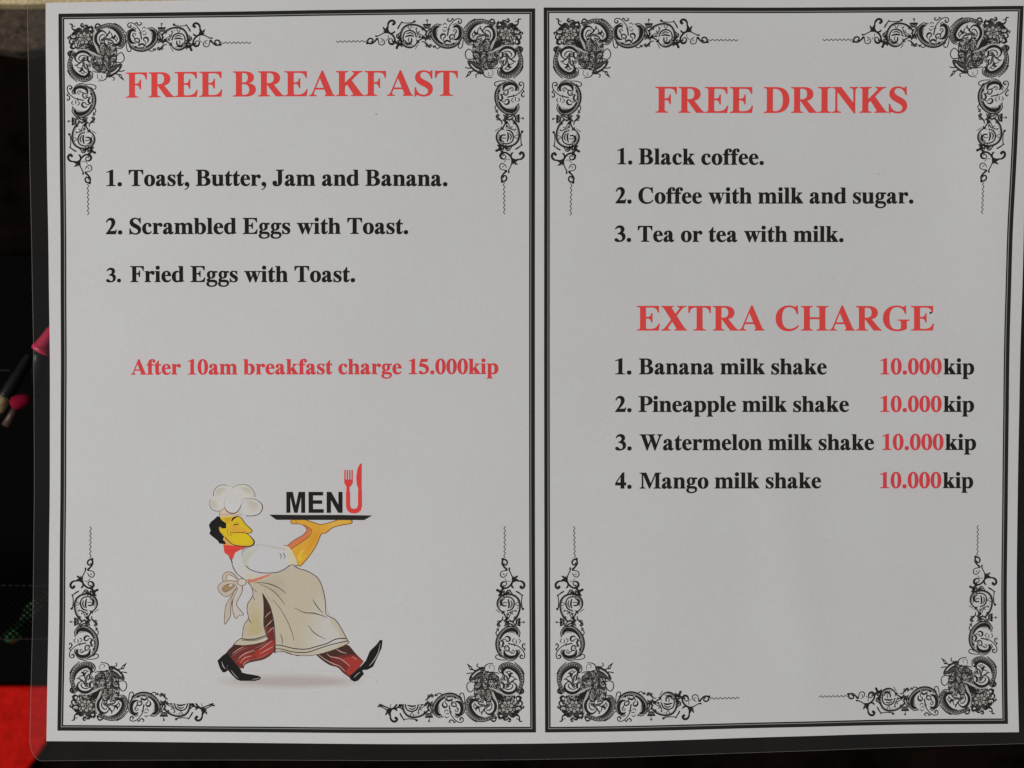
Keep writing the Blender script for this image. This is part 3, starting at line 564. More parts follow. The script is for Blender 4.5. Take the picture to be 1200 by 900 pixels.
# ---- corner ornaments
K, K2, K3 = (37, 36, 35), (72, 70, 67), (120, 118, 113)
def make_ornament(clipped):
    P = Paint()
    def tr(scale, ox, oy):
        return lambda pts: [(ox - 70 + x / scale, oy - 18 + y / scale) for x, y in pts]
    c1, c2, c3 = tr(11.25, 80, 24), tr(15, 145, 20), tr(15, 220, 20)
    def arm(pts): return [(b * 1.0 + 0.0, a * 1.045 - 1.5) for a, b in pts]      # the same scrollwork along the other arm
    def half(pts): return [(b * 1.0, a * 1.0) for a, b in pts]
    def st(cv, pts, w, key=K, both=None, n=3):
        w = [x * 1.08 + .08 for x in w] if isinstance(w, list) else w * 1.08 + .08
        q = cv(pts); P.stroke(q, w, key, n)
        if both: P.stroke(both(q), w, key, n)
    def dot(cv, x, y, r, key=K, both=None, n=7):
        q = cv([(x, y)])[0]; P.ell(q[0], q[1], r, r, key, n)
        if both: s = both([q])[0]; P.ell(s[0], s[1], r, r, key, n)
    rnd = random.Random(11)
    # dense dark ground of the corner piece
    for q in ([(90,110),(200,70),(330,90),(390,120),(360,220),(370,330),(430,430),(470,480),(420,520),(330,470),(250,400),(150,370),(90,300),(60,230)],):
        pass
    grd = c1([(400,330),(470,380),(600,380),(640,440),(660,560),(620,640),(560,690),(470,700),(400,690),(340,620),(330,560),(380,500),(430,480),(400,420)])
    P.poly(grd, (74, 73, 70), True)
    for k in range(60):
        x, y = rnd.uniform(330, 665), rnd.uniform(330, 700)
        if x + y < 800 or x + y > 1250 or abs(x - y) > 260: continue
        a = rnd.uniform(0, 3.14); L, Wd = rnd.uniform(26, 46), rnd.uniform(16, 26); u, w_ = math.cos(a), math.sin(a)
        for sc, kk in ((1.0, K), (.62, (rnd.choice((62, 84, 122)),) * 3)):
            P.poly(c1([(x + sc * (L * math.cos(t) * u - Wd * math.sin(t) * w_), y + sc * (L * math.cos(t) * w_ + Wd * math.sin(t) * u)) for t in [q * 2 * math.pi / 10 for q in range(10)]]), kk)
    P.poly(c1([(300,300),(370,330),(440,470),(390,480),(300,400),(240,360)]), K, True)
    # rose: layered petals
    lob = [(235 + (150 + 20 * math.cos(9 * t)) * math.cos(t), 250 + (140 + 20 * math.cos(9 * t)) * math.sin(t)) for t in [k * 2 * math.pi / 54 for k in range(54)]]
    P.poly(c1(lob), (58, 57, 55))
    for k in range(62):
        a = rnd.uniform(0, 6.28); r = rnd.uniform(88, 150); x, y = 235 + r * math.cos(a), 250 + r * .93 * math.sin(a); b2 = a + rnd.choice((.5, 1.6, -.7))
        st(c1, [(x, y), (x + 12 * math.cos(b2), y + 12 * math.sin(b2)), (x + 20 * math.cos(b2 + .9), y + 20 * math.sin(b2 + .9))], [.4, 1.0, .4], (158, 155, 150), None, 2)
    def petal(cx, cy, a, L, Wd, key):
        q = [(cx + L * math.cos(t) * math.cos(a) - Wd * math.sin(t) * math.sin(a), cy + L * math.cos(t) * math.sin(a) + Wd * math.sin(t) * math.cos(a)) for t in [k * 2 * math.pi / 12 for k in range(12)]]
        P.poly(c1(q), key)
    for k in range(7):
        a = k * 2 * math.pi / 7 + .2; petal(235 + 56 * math.cos(a), 252 + 54 * math.sin(a), a, 29, 27, (52, 51, 49)); petal(235 + 58 * math.cos(a), 252 + 56 * math.sin(a), a, 22, 19, (150, 147, 142)); petal(235 + 48 * math.cos(a), 252 + 46 * math.sin(a), a, 14, 3, K2)
    for k in range(5):
        a = k * 2 * math.pi / 5; petal(235 + 22 * math.cos(a), 252 + 21 * math.sin(a), a, 17, 13, (60, 58, 56)); petal(235 + 23 * math.cos(a), 252 + 22 * math.sin(a), a, 11, 8, (140, 137, 132))
    dot(c1, 235, 252, .9)
    # leaves and curls round the rose
    for pts in ([(370,100),(400,65),(440,80),(425,110)], [(320,85),(345,120),(330,160),(295,150)], [(215,120),(230,90),(262,82),(280,105),(262,130),(240,118)],
                [(160,180),(130,150),(150,120),(185,125)], [(300,190),(335,180),(360,210),(350,250)], [(120,330),(80,330),(60,360),(90,380)],
                [(180,90),(200,60),(225,75)], [(350,300),(330,330),(350,360),(390,350)]):
        st(c1, pts, [.7, 1.7, 1.3, .6], K, half)
    for x, y, r in ((120,200,1.5),(150,140,1.7),(290,330,2.0),(345,250,1.5),(330,380,2.8),(70,430,1.9),(200,95,1.5),(300,110,1.6)):
        dot(c1, x, y, r, K, half)
    st(c1, [(35,65),(70,70),(72,120),(110,155),(125,180)], [.9, 1.5, 1.2, 2.2, 1.2])
    st(c1, [(72,98),(92,92),(112,100)], .8); st(c1, [(100,140),(140,140)], 1.2)
    st(c1, [(62,205),(50,225),(70,255),(110,258),(150,235)], [1.8, 1.0, 1.4, 2, 1.2])
    st(c1, [(90,170),(110,190),(150,190)], 1.1); st(c1, [(48,430),(45,520),(35,640),(40,690)], [1.5, 2.2, 1.6, 2])
    st(c1, [(55,340),(60,380),(100,390)], 1.4)
    GB = (118, 116, 112)
    st(c1, [(385,150),(450,112),(540,88),(625,100),(700,150),(742,225),(752,300),(725,355),(680,365)], [3.5, 4.2, 4.4, 4.6, 4.6, 4.4, 4.2, 3.4, 2.0], GB, half)
    st(c2, [(110,450),(150,540),(230,590),(330,605),(440,585),(530,530),(590,440),(602,340),(570,270),(500,235)], [1.6, 2.2, 2.6, 2.8, 2.8, 2.8, 2.8, 2.4, 1.8, 1.2], GB, arm)
    st(c2, [(90,430),(85,350),(120,280),(180,250)], [1.2, 1.4, 1.2, .8], GB, arm)
    st(c2, [(740,330),(830,255),(940,225),(1040,240),(1105,290),(1140,370),(1146,460),(1110,540),(1045,590),(970,595)], [1.2, 1.5, 1.6, 1.6, 1.6, 1.6, 1.6, 1.6, 1.6, 1.4], GB, arm)
    # ground foliage between the scrolls
    for x, y in ((620,330),(650,300),(640,420),(690,430),(720,480),(580,600),(770,300),(820,430),(850,520),(1180,420),(1190,500),(1150,560),(1230,520),(1200,560)):
        a = rnd.uniform(0, 6.28)
        for m_ in range(3):
            b3 = a + m_ * 2.1; st(c2, [(x, y), (x + 16 * math.cos(b3), y + 16 * math.sin(b3)), (x + 26 * math.cos(b3 + .8), y + 26 * math.sin(b3 + .8))], [1.3, 1.0, .4], K, arm, 2)
    # the two big scrolls, mirrored on the diagonal
    st(c1, [(385,115),(450,88),(540,62),(630,70),(705,120),(755,190),(778,270),(762,345),(720,388),(665,385),(640,352)], [1.0, .9, .8, .8, .9], K, half)
    st(c1, [(395,150),(470,108),(570,96),(650,125),(712,190),(742,270),(728,335),(685,365)], [3.2, 2.6, 2.2, 2.0, 2.6, 2.8, 2.0, 1], K2, half)
    st(c1, [(420,128),(500,92),(590,84),(665,115),(728,185),(757,270),(744,345),(700,372)], .55, K, half)
    st(c1, [(540,118),(610,128),(670,175),(706,240),(712,295),(680,335),(635,352)], [.6, 2.0, 2.7, 2.6, 3.0, 3.4, 1.2], K, half)
    st(c1, [(625,55),(705,98),(780,185)], .85, K, half)
    st(c1, [(370,190),(362,280),(395,370),(432,455),(452,490)], [3.6, 3.0, 2.6, 2.2, 1.2], (156, 154, 149), half)
    st(c1, [(352,200),(345,290),(380,380),(425,480)], .6, K, half)
    st(c1, [(515,180),(480,158),(440,160),(400,195),(382,250),(392,305),(425,350),(450,350)], [1, 1.6, 2.4, 2.7, 3.0, 2.8, 2.2, .8], K, half)
    st(c1, [(600,235),(622,243),(642,222),(632,205)], [1.2, 2.4, 1.6, .6], K, half)
    st(c1, [(585,180),(598,215),(600,240)], [.6, .9, 1.2], K, half)
    st(c1, [(430,250),(455,215),(490,205),(500,230)], [.6, 1.3, .9, .5], K2, half)
    st(c1, [(460,300),(500,265),(545,270),(600,290),(625,330)], [1.2, 2.2, 2.6, 1.6, .8], K2, half)
    st(c1, [(440,330),(480,320),(520,340),(530,380)], [1.6, 2.2, 1.6, 1], K, half)
    st(c1, [(560,150),(570,185),(540,200)], [1.2, .9, .5], K2, half)
    for q, w_ in (([(470,200),(440,230),(430,280),(455,320)], 1.0), ([(480,250),(510,240),(540,215),(560,170)], 1.2), ([(450,290),(470,260),(500,290),(490,330)], 1.2), ([(560,260),(590,250),(640,270),(660,310)], 1.1),
                  ([(540,300),(580,320),(620,310)], 1.4), ([(500,180),(530,200),(520,230)], .9), ([(650,230),(670,260),(660,290)], .8), ([(600,340),(640,330),(670,345)], 1.4), ([(410,150),(440,130),(480,125)], .8)):
        st(c1, q, [w_ * .5, w_ * 1.2, w_ * .5], K, half)
    for k in range(15):
        t = -2.3 + k * .2; st(c1, [(570 + 170 * math.cos(t), 245 + 150 * math.sin(t)), (570 + 198 * math.cos(t), 245 + 176 * math.sin(t))], .5, (150, 147, 142), half, 1)
    # fruit and seed cluster in the middle
    for k in range(60):
        x, y = rnd.uniform(350, 650), rnd.uniform(350, 690)
        if x + y < 820 or x + y > 1230: continue
        a = rnd.uniform(0, 6.28); r = rnd.uniform(12, 30); q = [(x + r * math.cos(a + t), y + r * math.sin(a + t)) for t in (0, .9, 1.8, 2.7)]
        st(c1, q, [.4, 1.3, .5], (40, 40, 39) if k % 2 else (158, 155, 150), None, 2)
    for x, y in ((600,430),(600,545),(500,650),(400,645),(560,335),(480,385),(520,500),(410,520),(330,560),(300,610),(450,580),(545,430),(480,450)):
        q = c1([(x, y)])[0]; P.ell(q[0], q[1], 2.3, 2.3, K, 10); P.ell(q[0], q[1], 1.7, 1.7, (146, 143, 138), 9); P.ell(q[0], q[1], 1.0, 1.0, (36, 36, 35), 8)
    st(c1, [(640,350),(660,430),(650,540),(600,620),(520,690),(400,700),(340,680)], [.7, .9, .7], K)
    # bell flower with leaves towards the page
    P.poly(c1([(560,640),(600,650),(660,600),(730,590),(725,640),(690,690),(640,730),(600,750),(540,770),(520,740),(560,700)]), K2, True)
    st(c1, [(575,640),(640,615),(720,590)], 1.1); st(c1, [(530,755),(600,740),(690,670),(725,600)], [1, 2.0, 1.8, .8]); st(c1, [(560,700),(620,680),(680,620)], [1.2, 1.6, .6])
    st(c1, [(585,720),(640,690),(690,640)], 1.5, (165, 162, 157)); st(c1, [(690,690),(730,688),(765,678)], 1.0)
    P.poly(c1([(675,725),(720,728),(738,770),(765,815),(725,790),(700,770)]), K); P.poly(c1([(700,745),(715,745),(728,768),(712,765)]), (168, 166, 161))
    st(c1, [(590,760),(630,775),(618,812)], .9); st(c1, [(540,720),(522,780),(480,808),(415,815)], [.8, 1.0, .8, .6])
    st(c1, [(560,770),(600,745),(650,720),(690,740)], [.8, 1.6, .8])
    st(c1, [(650,545),(670,480),(715,442),(755,480),(758,540),(720,575),(650,568),(600,560)], [.5, .7, .9, .9, .8, .9, 1.1, .9])
    st(c1, [(410,720),(405,770),(440,795),(470,775),(455,745)], .45, K2)
    # ---- arm scrollwork, once along the top and once down the side
    A = arm
    st(c2, [(60,430),(62,360),(100,280),(170,238),(240,255)], .75, K, A)
    st(c2, [(245,285),(200,262),(150,275),(122,340),(130,420),(170,475),(245,490)], [.7, 2.0, 2.8, 3.2, 3.3, 2.8, .7], K, A)
    st(c2, [(88,430),(130,520),(210,598),(330,630),(460,605),(565,525),(622,430),(625,320),(580,245),(510,212),(465,250)], [.9, 1.2, 1.5, 1.6, 1.4, 1.2, 1.0, .9, .8, .8, .8], K, A)
    st(c2, [(180,520),(260,575),(340,590),(440,570),(530,500),(590,410),(600,330),(560,265)], [1.0, 1.5, 1.7, 1.6, 1.5, 1.2, .8, .6], K3, A)
    st(c2, [(485,262),(535,270),(572,330),(560,420),(510,500),(430,552),(330,572),(230,560)], [1.5, 3.0, 4.0, 3.6, 2.4, 1.6, 1.3, 1.2], K, A)
    st(c2, [(505,300),(530,350),(520,410)], [.5, 1.1, .5], K3, A)
    st(c2, [(75,440),(78,550),(105,628),(150,628),(158,580),(120,545)], [.7, .8, .9, .9, .8, .6], K, A)
    st(c2, [(445,480),(462,430),(430,390),(385,400),(385,445),(410,455)], [.8, 1.5, 2.0, 1.3, .9, .6], K, A)
    st(c2, [(235,470),(225,420),(262,400),(308,430),(300,472),(262,478),(255,450)], [.8, 1.4, 1.2, 1.1, .9, .8], K, A)
    st(c2, [(215,385),(182,355),(200,312),(242,330),(225,352)], [.6, .9, .8, .6], K2, A)
    st(c2, [(345,420),(330,340),(310,260),(240,170),(170,130),(110,140),(98,185),(130,212),(158,185),(138,165)], [1.2, 1.2, .9, .8, .9, .9, .9, 1.4, 1.2, 1.0], K, A)
    st(c2, [(225,150),(255,125),(275,160),(320,170),(345,135),(310,125)], [.6, 1.2, 1.0, 1.3, .8, .6], K, A)
    for q in ([(350,230),(390,205),(420,240)], [(360,320),(400,345),(430,300)], [(345,270),(380,280),(410,270)], [(300,300),(325,320),(350,300)]): st(c2, q, [.6, .9, .5], K2, A)
    st(c2, [(300,530),(350,500),(400,530),(380,550)], [1.3, 2.0, 1.5, 1], K, A); dot(c2, 240, 555, 1.5, K, A); dot(c2, 300, 555, 1.1, (150, 148, 143), A); dot(c2, 400, 560, 1.0, (150, 148, 143), A)
    st(c2, [(460,600),(510,632),(552,615),(555,580)], .9, K, A)
    P.poly(c2([(622,208),(770,208),(748,268),(715,292),(672,288),(640,262)]), K); P.poly(arm(c2([(622,208),(770,208),(748,268),(715,292),(672,288),(640,262)])), K)
    st(c2, [(650,245),(690,260),(735,240)], .8, K3, A); dot(c2, 695, 150, 1.3, K2, A); st(c2, [(690,165),(690,205)], .6, K2, A)
    st(c2, [(640,330),(672,400),(645,470)], [1.2, 1.6, 1], K, A); st(c2, [(690,320),(715,390),(690,470)], [1.2, 1.6, 1], K, A); dot(c2, 760, 440, 2.2, K, A); dot(c2, 665, 380, 1.1, K2, A)
    st(c2, [(625,490),(680,460),(760,450),(830,490),(880,500)], [.8, 1.2, 1.4, 1.3, 1], K, A)
    st(c2, [(622,575),(655,605),(700,565),(740,520),(790,515)], [1.6, 2.2, 1.8, 1.2, .8], K, A); dot(c2, 640, 580, 1.9, K2, A); st(c2, [(690,545),(720,585),(700,610)], .8, K, A)
    for q in ([(280,440),(300,500),(280,540)], [(150,240),(200,215),(250,235)], [(400,440),(420,500),(380,520)], [(560,240),(600,260),(630,300)], [(640,300),(700,350),(740,400)], [(590,470),(640,450),(690,480)], [(440,230),(470,220),(480,250)], [(200,340),(215,400),(250,410)]):
        st(c2, q, [.5, 1.1, .5], K2, A)
    for k in range(16):
        t = .35 + k * .16; st(c2, [(340 + 258 * math.cos(t), 365 + 240 * math.sin(t)), (340 + 236 * math.cos(t + .04), 365 + 218 * math.sin(t + .04))], .45, K, A, 1)
    for k in range(14):
        t = 2.6 + k * .3; st(c2, [(1000 + 150 * math.cos(t), 400 + 175 * math.sin(t)), (1000 + 128 * math.cos(t + .1), 400 + 150 * math.sin(t + .1))], .45, K2, A, 1)
    if not clipped or True:
        st(c2, [(700,370),(740,300),(830,240),(940,215),(1045,228),(1115,285),(1152,370),(1158,460),(1125,545),(1055,600),(975,612),(900,570),(862,505)], [1.2, 1.6, 1.5, 1.6, 1.6, 1.5, 1.6, 1.7, 1.6, 1.6, 1.4, 1.3, 1], K, A)
        st(c2, [(885,440),(905,360),(985,318),(1070,340),(1108,420),(1095,510),(1040,555),(960,550)], [1.0, 1.4, 1.4, 1.2, 1.3, 1.3, 1.2, 1], K, A)
        st(c2, [(925,390),(985,355),(1050,375)], [.8, 1.5, .8], K2, A); st(c2, [(920,420),(990,405),(1075,425)], [1.0, 1.8, 1], K, A); st(c2, [(965,450),(970,520),(1040,535),(1080,480)], [1.2, 1.6, 1.4, .8], K, A)
        st(c2, [(1010,440),(1020,490),(1000,510)], .9, K2, A); st(c2, [(930,560),(990,588),(1060,560),(1098,500)], .7, K3, A)
        st(c2, [(885,275),(872,350),(820,385),(768,405)], [.6, 1.2, .9, .8], K2, A); st(c2, [(825,330),(858,395),(815,420)], .9, K2, A); dot(c2, 875, 285, 1.0, K2, A)
        st(c2, [(905,145),(935,182),(1040,190),(1140,180)], [1, 1.2, .8, 1], K, A); dot(c2, 912, 165, 1.5, K, A); dot(c2, 1132, 175, 1.0, K, A)
        st(c2, [(1145,205),(1180,235),(1205,290)], .8, K, A); st(c2, [(960,240),(995,300),(1030,240)], .7, K2, A); st(c2, [(1160,350),(1190,380),(1180,430)], .9, K, A)
        st(c2, [(850,560),(880,600),(900,640)], .6, K2, A)
        st(c3, [(0,165),(35,215),(72,290)], [.5, 1.1, .6], K, A)
        st(c3, [(-10,510),(40,470),(95,425),(85,380),(60,400)], [1.4, 1.6, 1.2, 1.0, .6], K, A); st(c3, [(-20,560),(50,555),(95,600)], [1.5, 2.4, 2.0], K, A); dot(c3, 95, 612, 1.6, K, A)
        st(c3, [(0,600),(40,540),(110,530)], [1, 2.2, 1.4], K, A); st(c3, [(10,440),(35,490),(80,500)], [1, 1.6, 1], K, A)
        st(c3, [(130,540),(128,460),(165,395),(230,350),(305,350),(365,378),(420,405),(465,403)], [2.0, 1.8, 1.8, 1.9, 1.2, .9, 1.2, 1.8], K, A)
        st(c3, [(135,490),(160,545),(215,535),(235,480),(200,450),(165,478),(180,510)], [2.2, 2.4, 2.0, 1.2, .9, .9, 1.0], K, A)
        st(c3, [(128,325),(150,355),(190,360)], [1.0, 1.8, .9], K, A); st(c3, [(235,350),(262,290),(238,235)], [2.6, 3.0, 1.2], K, A); st(c3, [(255,345),(300,295),(330,248)], [2.2, 2.0, .6], K, A); st(c3, [(270,350),(325,318)], [1.6, .6], K, A); st(c3, [(262,300),(330,285)], [1.8, .6], K, A)
        st(c3, [(245,262),(240,195),(200,148),(150,148),(125,185),(148,212)], [1.0, 1.8, 2.3, 2.3, 2.2, 1.8], K, A); dot(c3, 150, 205, 1.7, K, A)
        st(c3, [(378,440),(325,470),(305,525),(345,560),(398,542),(415,480),(430,445),(470,490),(530,530),(590,522)], [.5, .7, .9, .9, .8, .9, 2.0, 1.6, 1.8, 1.6], K, A)
        st(c3, [(345,470),(350,510),(375,500)], .5, K2, A); st(c3, [(245,385),(238,440),(285,485)], .55, K2, A)
        st(c3, [(600,520),(590,465),(545,440),(505,465),(520,500),(545,495)], [1.4, 1.6, 1.5, 1.4, 1.2, .8], K, A); dot(c3, 602, 520, 1.7, K, A)
        wave = [(620 + 37 * k, 488 + (14 if k % 2 else -13)) for k in range(15)]
        P.stroke(c3(wave), .85, (70, 68, 66), 4); P.stroke(arm(c3(wave)), .85, (70, 68, 66), 4)
    if clipped:      # on the left page the lower arms were printed cut off
        P.poly([(126, 31.5), (300, 31.5), (300, 70), (126, 70)], None)
        P.poly([(183, 0), (300, 0), (300, 70), (183, 70)], None)
        st(lambda p: p, [(154, 31), (159, 27), (166, 26.3), (172, 28.5), (179, 31)], [2.0, 1.6, 1.4, 1.2, 2.0], K)
    return P.solve()
def affine(p0, px, py):
    M = np.array([[13, 10, 1], [224, 34.5, 1], [39, 236, 1]], float)
    T = np.array([p0, px, py], float); Cf = np.linalg.solve(M, T)
    return lambda x, y: tuple(np.array([x, y, 1.0]) @ Cf)
ORN = {False: make_ornament(False), True: make_ornament(True)}
for cut, p0, px, py in ((False, (83, 28), (294, 52.5), (109, 254)), (False, (610.5, 22), (397, 51), (586.5, 253)),
                        (False, (651, 21.5), (863, 47), (673, 254)), (False, (1180.5, 20), (966, 46.5), (1147, 252)),
                        (True, (82, 847), (294, 822), (110, 616)), (True, (612, 847.5), (399, 822.5), (587, 615)),
                        (False, (655.5, 847.3), (865, 818.8), (677, 615)), (False, (1168.7, 840), (962.5, 817.5), (1144, 615))):
    V, g = ORN[cut]; print_mesh('corner_ornament', V, g, menu, affine(p0, px, py))

# ---- lettering
BOLD = 5
TXT = (33, 32, 31)
text('heading', 'FREE BREAKFAST', 149.4, 536.6, 115.9, 113.7, 28.9, RED, menu)
text('heading', 'FREE DRINKS', 767.8, 1063.7, 131.9, 131.4, 29.8, RED, menu)
text('heading', 'EXTRA CHARGE', 746.2, 1096.2, 387.2, 387.0, 28.6, RED, menu)
BOLD = 10
for num, nx0, nx1, ncap, s, x0, x1, y0, y1, cap in (
    ('1.', 126.3, 144.6, 18.4, 'Toast, Butter, Jam and Banana.', 152.6, 524.5, 218.8, 218.7, 18.4),
    ('2.', 125.2, 144.6, 18.4, 'Scrambled Eggs with Toast.', 153.0, 478.7, 274.8, 274.7, 18.3),
    ('3.', 125.2, 142.6, 16.2, 'Fried Eggs with Toast.', 153.5, 416.7, 330.7, 330.7, 18.3),
    ('1.', 723.2, 740.9, 18.4, 'Black coffee.', 748.3, 895.8, 192.5, 192.3, 18.3),
    ('2.', 721.1, 740.1, 18.4, 'Coffee with milk and sugar.', 748.0, 1072.0, 238.2, 237.4, 18.4),
    ('3.', 720.1, 739.6, 18.4, 'Tea or tea with milk.', 747.5, 989.8, 283.0, 282.8, 18.3)):
    o = text('menu_line', s, x0, x1, y0, y1, cap, TXT, menu)
    text('item_number', num, nx0, nx1, y0, y0, ncap, TXT, o)
text('notice_line', 'After 10am breakfast charge 15.000kip', 153.4, 584.0, 438.9, 438.1, 17.4, RED2, menu)
for num, s, x0, x1, base, pa, pb_, ka, kb in (
    ('1.', 'Banana milk shake', 748.7, 970.0, 438.5, 1033, 1105.0, 1107.3, 1143.2),
    ('2.', 'Pineapple milk shake', 748.2, 996.2, 482.6, 1033, 1105.0, 1107.3, 1143.2),
    ('3.', 'Watermelon milk shake', 749.2, 1025.8, 527.4, 1035.3, 1107.5, 1109.6, 1146.0),
    ('4.', 'Mango milk shake', 749.4, 963.2, 572.3, 1032.6, 1105.0, 1107.0, 1142.7)):
    o = text('menu_line', s, x0, x1, base, base, 18.2, TXT, menu)
    text('item_number', num, 720.8, 740, base, base, 18.2, TXT, o)
    text('price', '10.000', pa, pb_, base, base, 18.4, RED2, o)
    text('currency', 'kip', ka, kb, base, base, 18.2, TXT, o)
for cx, cy, rx, ry, kk in ((1092.4, 366.3, 1.6, 1.2, K), (1101, 440.8, .6, .5, K2), (442, 135.5, 1.3, .6, K3), (1031, 203, .6, .6, K3)):
    P = Paint(); P.ell(cx, cy, rx, ry, kk, 9); V, g = P.solve(); print_mesh('ink_speck', V, g, menu)

# ---- printed chef picture
def T3(s, ox, oy): return lambda pts: [(ox + x / s, oy + y / s) for x, y in pts]
cA, cB, cC, cD, cE, cF, cG = T3(9, 235, 560), T3(6.922, 310, 535), T3(7.5, 245, 650), T3(7.5, 330, 650), T3(10.91, 240, 730), T3(10.91, 350, 730), T3(3, 220, 520)
P = Paint()
LN, BR = (58, 52, 48), (112, 66, 38)
def fill(part, cv, pts, rgb, smooth=False): P.poly(cv(pts), (part, rgb), smooth, 3)
def ln(part, cv, pts, w, rgb=LN): P.stroke(cv(pts), w, (part, rgb), 4)
for k in range(12):          # the soft grey smudge is part of the printed picture
    t = k / 11; c = (178 - 18 * t ** 1.3, 178 - 25 * t ** 1.3, 176 - 25 * t ** 1.3)
    P.ell(338 + 4 * t, 798.5 + .8 * t, 104 * (1 - .5 * t), 12.5 * (1 - .72 * t), ('printed_shadow', tuple(int(round(q)) for q in c)), 30)
# trousers
TR1, TR2, TR3, ST = (104, 50, 46), (66, 46, 41), (146, 56, 50), (172, 142, 134)
fill('trousers', cE, [(395,270),(360,290),(300,345),(255,405),(300,455),(400,545),(450,585),(485,588),(500,545),(560,512),(650,492),(740,470),(820,425),(885,362),(890,250),(884,120),(870,20),(850,-100),(820,-200),(765,-290),(750,-100),(765,60),(795,160)], TR1)
fill('trousers', cC, [(475,340),(540,470),(560,560),(570,640),(485,640),(480,450)], TR2)
fill('trousers', cE, [(395,270),(300,345),(255,405),(330,470),(360,420),(420,330),(500,300)], TR2)
fill('trousers', cE, [(640,370),(720,320),(800,270),(870,215),(885,260),(880,350),(820,400),(720,450),(650,440)], TR3, True)
fill('trousers', cE, [(420,500),(500,430),(600,400),(640,430),(560,480),(480,530)], (140, 54, 48), True)
for q in ([(345,400),(420,345),(490,310)], [(425,455),(510,395),(630,350)], [(450,520),(500,455),(590,425)], [(690,350),(780,285),(850,235)], [(700,400),(790,350),(870,305)], [(775,55),(815,15),(845,-10)], [(800,130),(840,90),(872,55)], [(490,570),(500,520),(560,480)]):
    ln('trousers', cE, q, [.4, .9, .5], ST)
for q in ([(490,555),(520,520),(545,500)], [(495,640),(530,600),(560,570)]): ln('trousers', cC, q, [.4, .9, .4], ST)
for q in ([(330,440),(400,390),(470,345),(540,320)], [(400,500),(470,430),(560,385),(650,365)], [(560,480),(650,460),(740,430),(820,380)], [(640,330),(720,290),(800,250)]): ln('trousers', cE, q, [.3, .6, .3], (150, 112, 104))
ln('trousers', cE, [(485,588),(505,540),(560,510),(650,490),(740,470),(820,425),(885,362)], [.8, .8], LN)
fill('trousers', cF, [(215,400),(360,350),(610,278),(640,290),(730,400),(825,495),(760,590),(640,692),(570,640),(510,570),(400,540),(300,470)], TR1)
fill('trousers', cF, [(215,400),(360,350),(610,278),(640,290),(735,405),(640,400),(520,420),(400,440),(430,545),(300,470)], TR2)
fill('trousers', cF, [(560,470),(660,430),(740,440),(815,495),(750,590),(650,670),(600,620),(640,560)], TR3, True)
for q in ([(250,405),(330,465),(430,520),(520,555),(590,620)], [(360,395),(400,430),(470,445),(540,465),(600,510),(650,555)], [(480,335),(540,370),(610,390)], [(690,430),(740,470)]):
    ln('trousers', cF, q, [.6, 1.1, .6], ST)
ln('trousers', cF, [(215,400),(300,475),(400,540),(500,570),(570,640),(640,692)], .8); ln('trousers', cF, [(640,290),(730,400),(825,495)], .7)
# shoes
SH = (34, 34, 33)
fill('shoe', cE, [(280,380),(220,425),(155,488),(185,580),(222,638),(255,638),(290,610),(340,672),(400,730),(450,748),(640,748),(700,730),(714,705),(690,685),(620,670),(540,658),(470,640),(445,590),(385,520),(320,440)], SH)
ln('shoe', cE, [(210,500),(230,560),(258,595)], [.4, 1.1, .5], (150, 150, 146)); ln('shoe', cE, [(330,610),(375,670),(420,715)], [.4, 1.0, .4], (140, 140, 135)); ln('shoe', cE, [(600,728),(650,722),(695,708)], [.4, .9, .5], (135, 135, 130))
ln('shoe', cE, [(285,600),(280,560),(300,540)], .6, (80, 80, 78))
fill('shoe#2', cF, [(640,692),(700,640),(800,550),(860,480),(910,360),(1000,270),(1040,215),(1072,220),(1060,320),(1000,450),(950,560),(880,600),(810,605),(832,655),(760,740),(710,755),(670,735)], SH)
ln('shoe#2', cF, [(1040,260),(1020,370),(960,480),(900,550)], [.3, .9, 1.1, .5], (150, 150, 145)); ln('shoe#2', cF, [(705,705),(740,665),(785,630)], [.4, 1.0, .4], (145, 145, 140))
# apron
AP, AP2 = (170, 162, 143), (173, 168, 155)
fill('apron', cC, [(335,238),(360,260),(382,300),(388,350),(368,390),(342,430),(335,490),(345,560),(310,610),(298,660),(292,720),(240,762),(218,792),(300,799),(400,787),(480,767),(518,740),(500,700),(483,620),(483,500),(478,400),(470,335),(455,250),(420,215)], AP)
mainap = [(x / 7.5 + 245, y / 7.5 + 650) for x, y in [(350,236),(450,202),(540,165),(640,137),(700,98),(712,95)]]
mainap += cD([(75,95),(150,118),(230,145),(310,195),(345,250),(370,330),(385,430),(393,522),(470,570),(520,640),(570,735),(592,777),(520,812),(420,850),(300,882),(200,890),(80,880),(0,848)])
mainap += cC([(610,852),(578,862),(578,740),(570,600),(540,470),(510,400),(470,338),(400,260)])
P.poly(mainap, ('apron', AP))
def steps(part, cv, pts, c0, c1_, n, toward, shrink=.55):
    for k in range(n):
        t = (k + 1) / n; f = 1 - shrink * k / n
        q = [(toward[0] + (x - toward[0]) * f, toward[1] + (y - toward[1]) * f) for x, y in pts]
        fill(part, cv, q, tuple(int(round(a + (b_ - a) * t)) for a, b_ in zip(c0, c1_)), True)
steps('apron', cD, [(330,300),(352,400),(368,520),(445,585),(535,730),(565,765),(415,838),(300,870),(180,840),(170,700),(200,560),(240,440)], AP, (175, 173, 167), 8, (500, 740), .6)
steps('apron', cC, [(300,640),(345,580),(345,480),(400,420),(450,500),(470,600),(470,690),(380,720),(310,715)], AP, (166, 154, 120), 4, (420, 680), .6)
steps('apron', cC, [(420,240),(540,190),(640,170),(700,240),(690,360),(600,420),(520,330)], AP, (164, 156, 136), 5, (560, 260), .7)
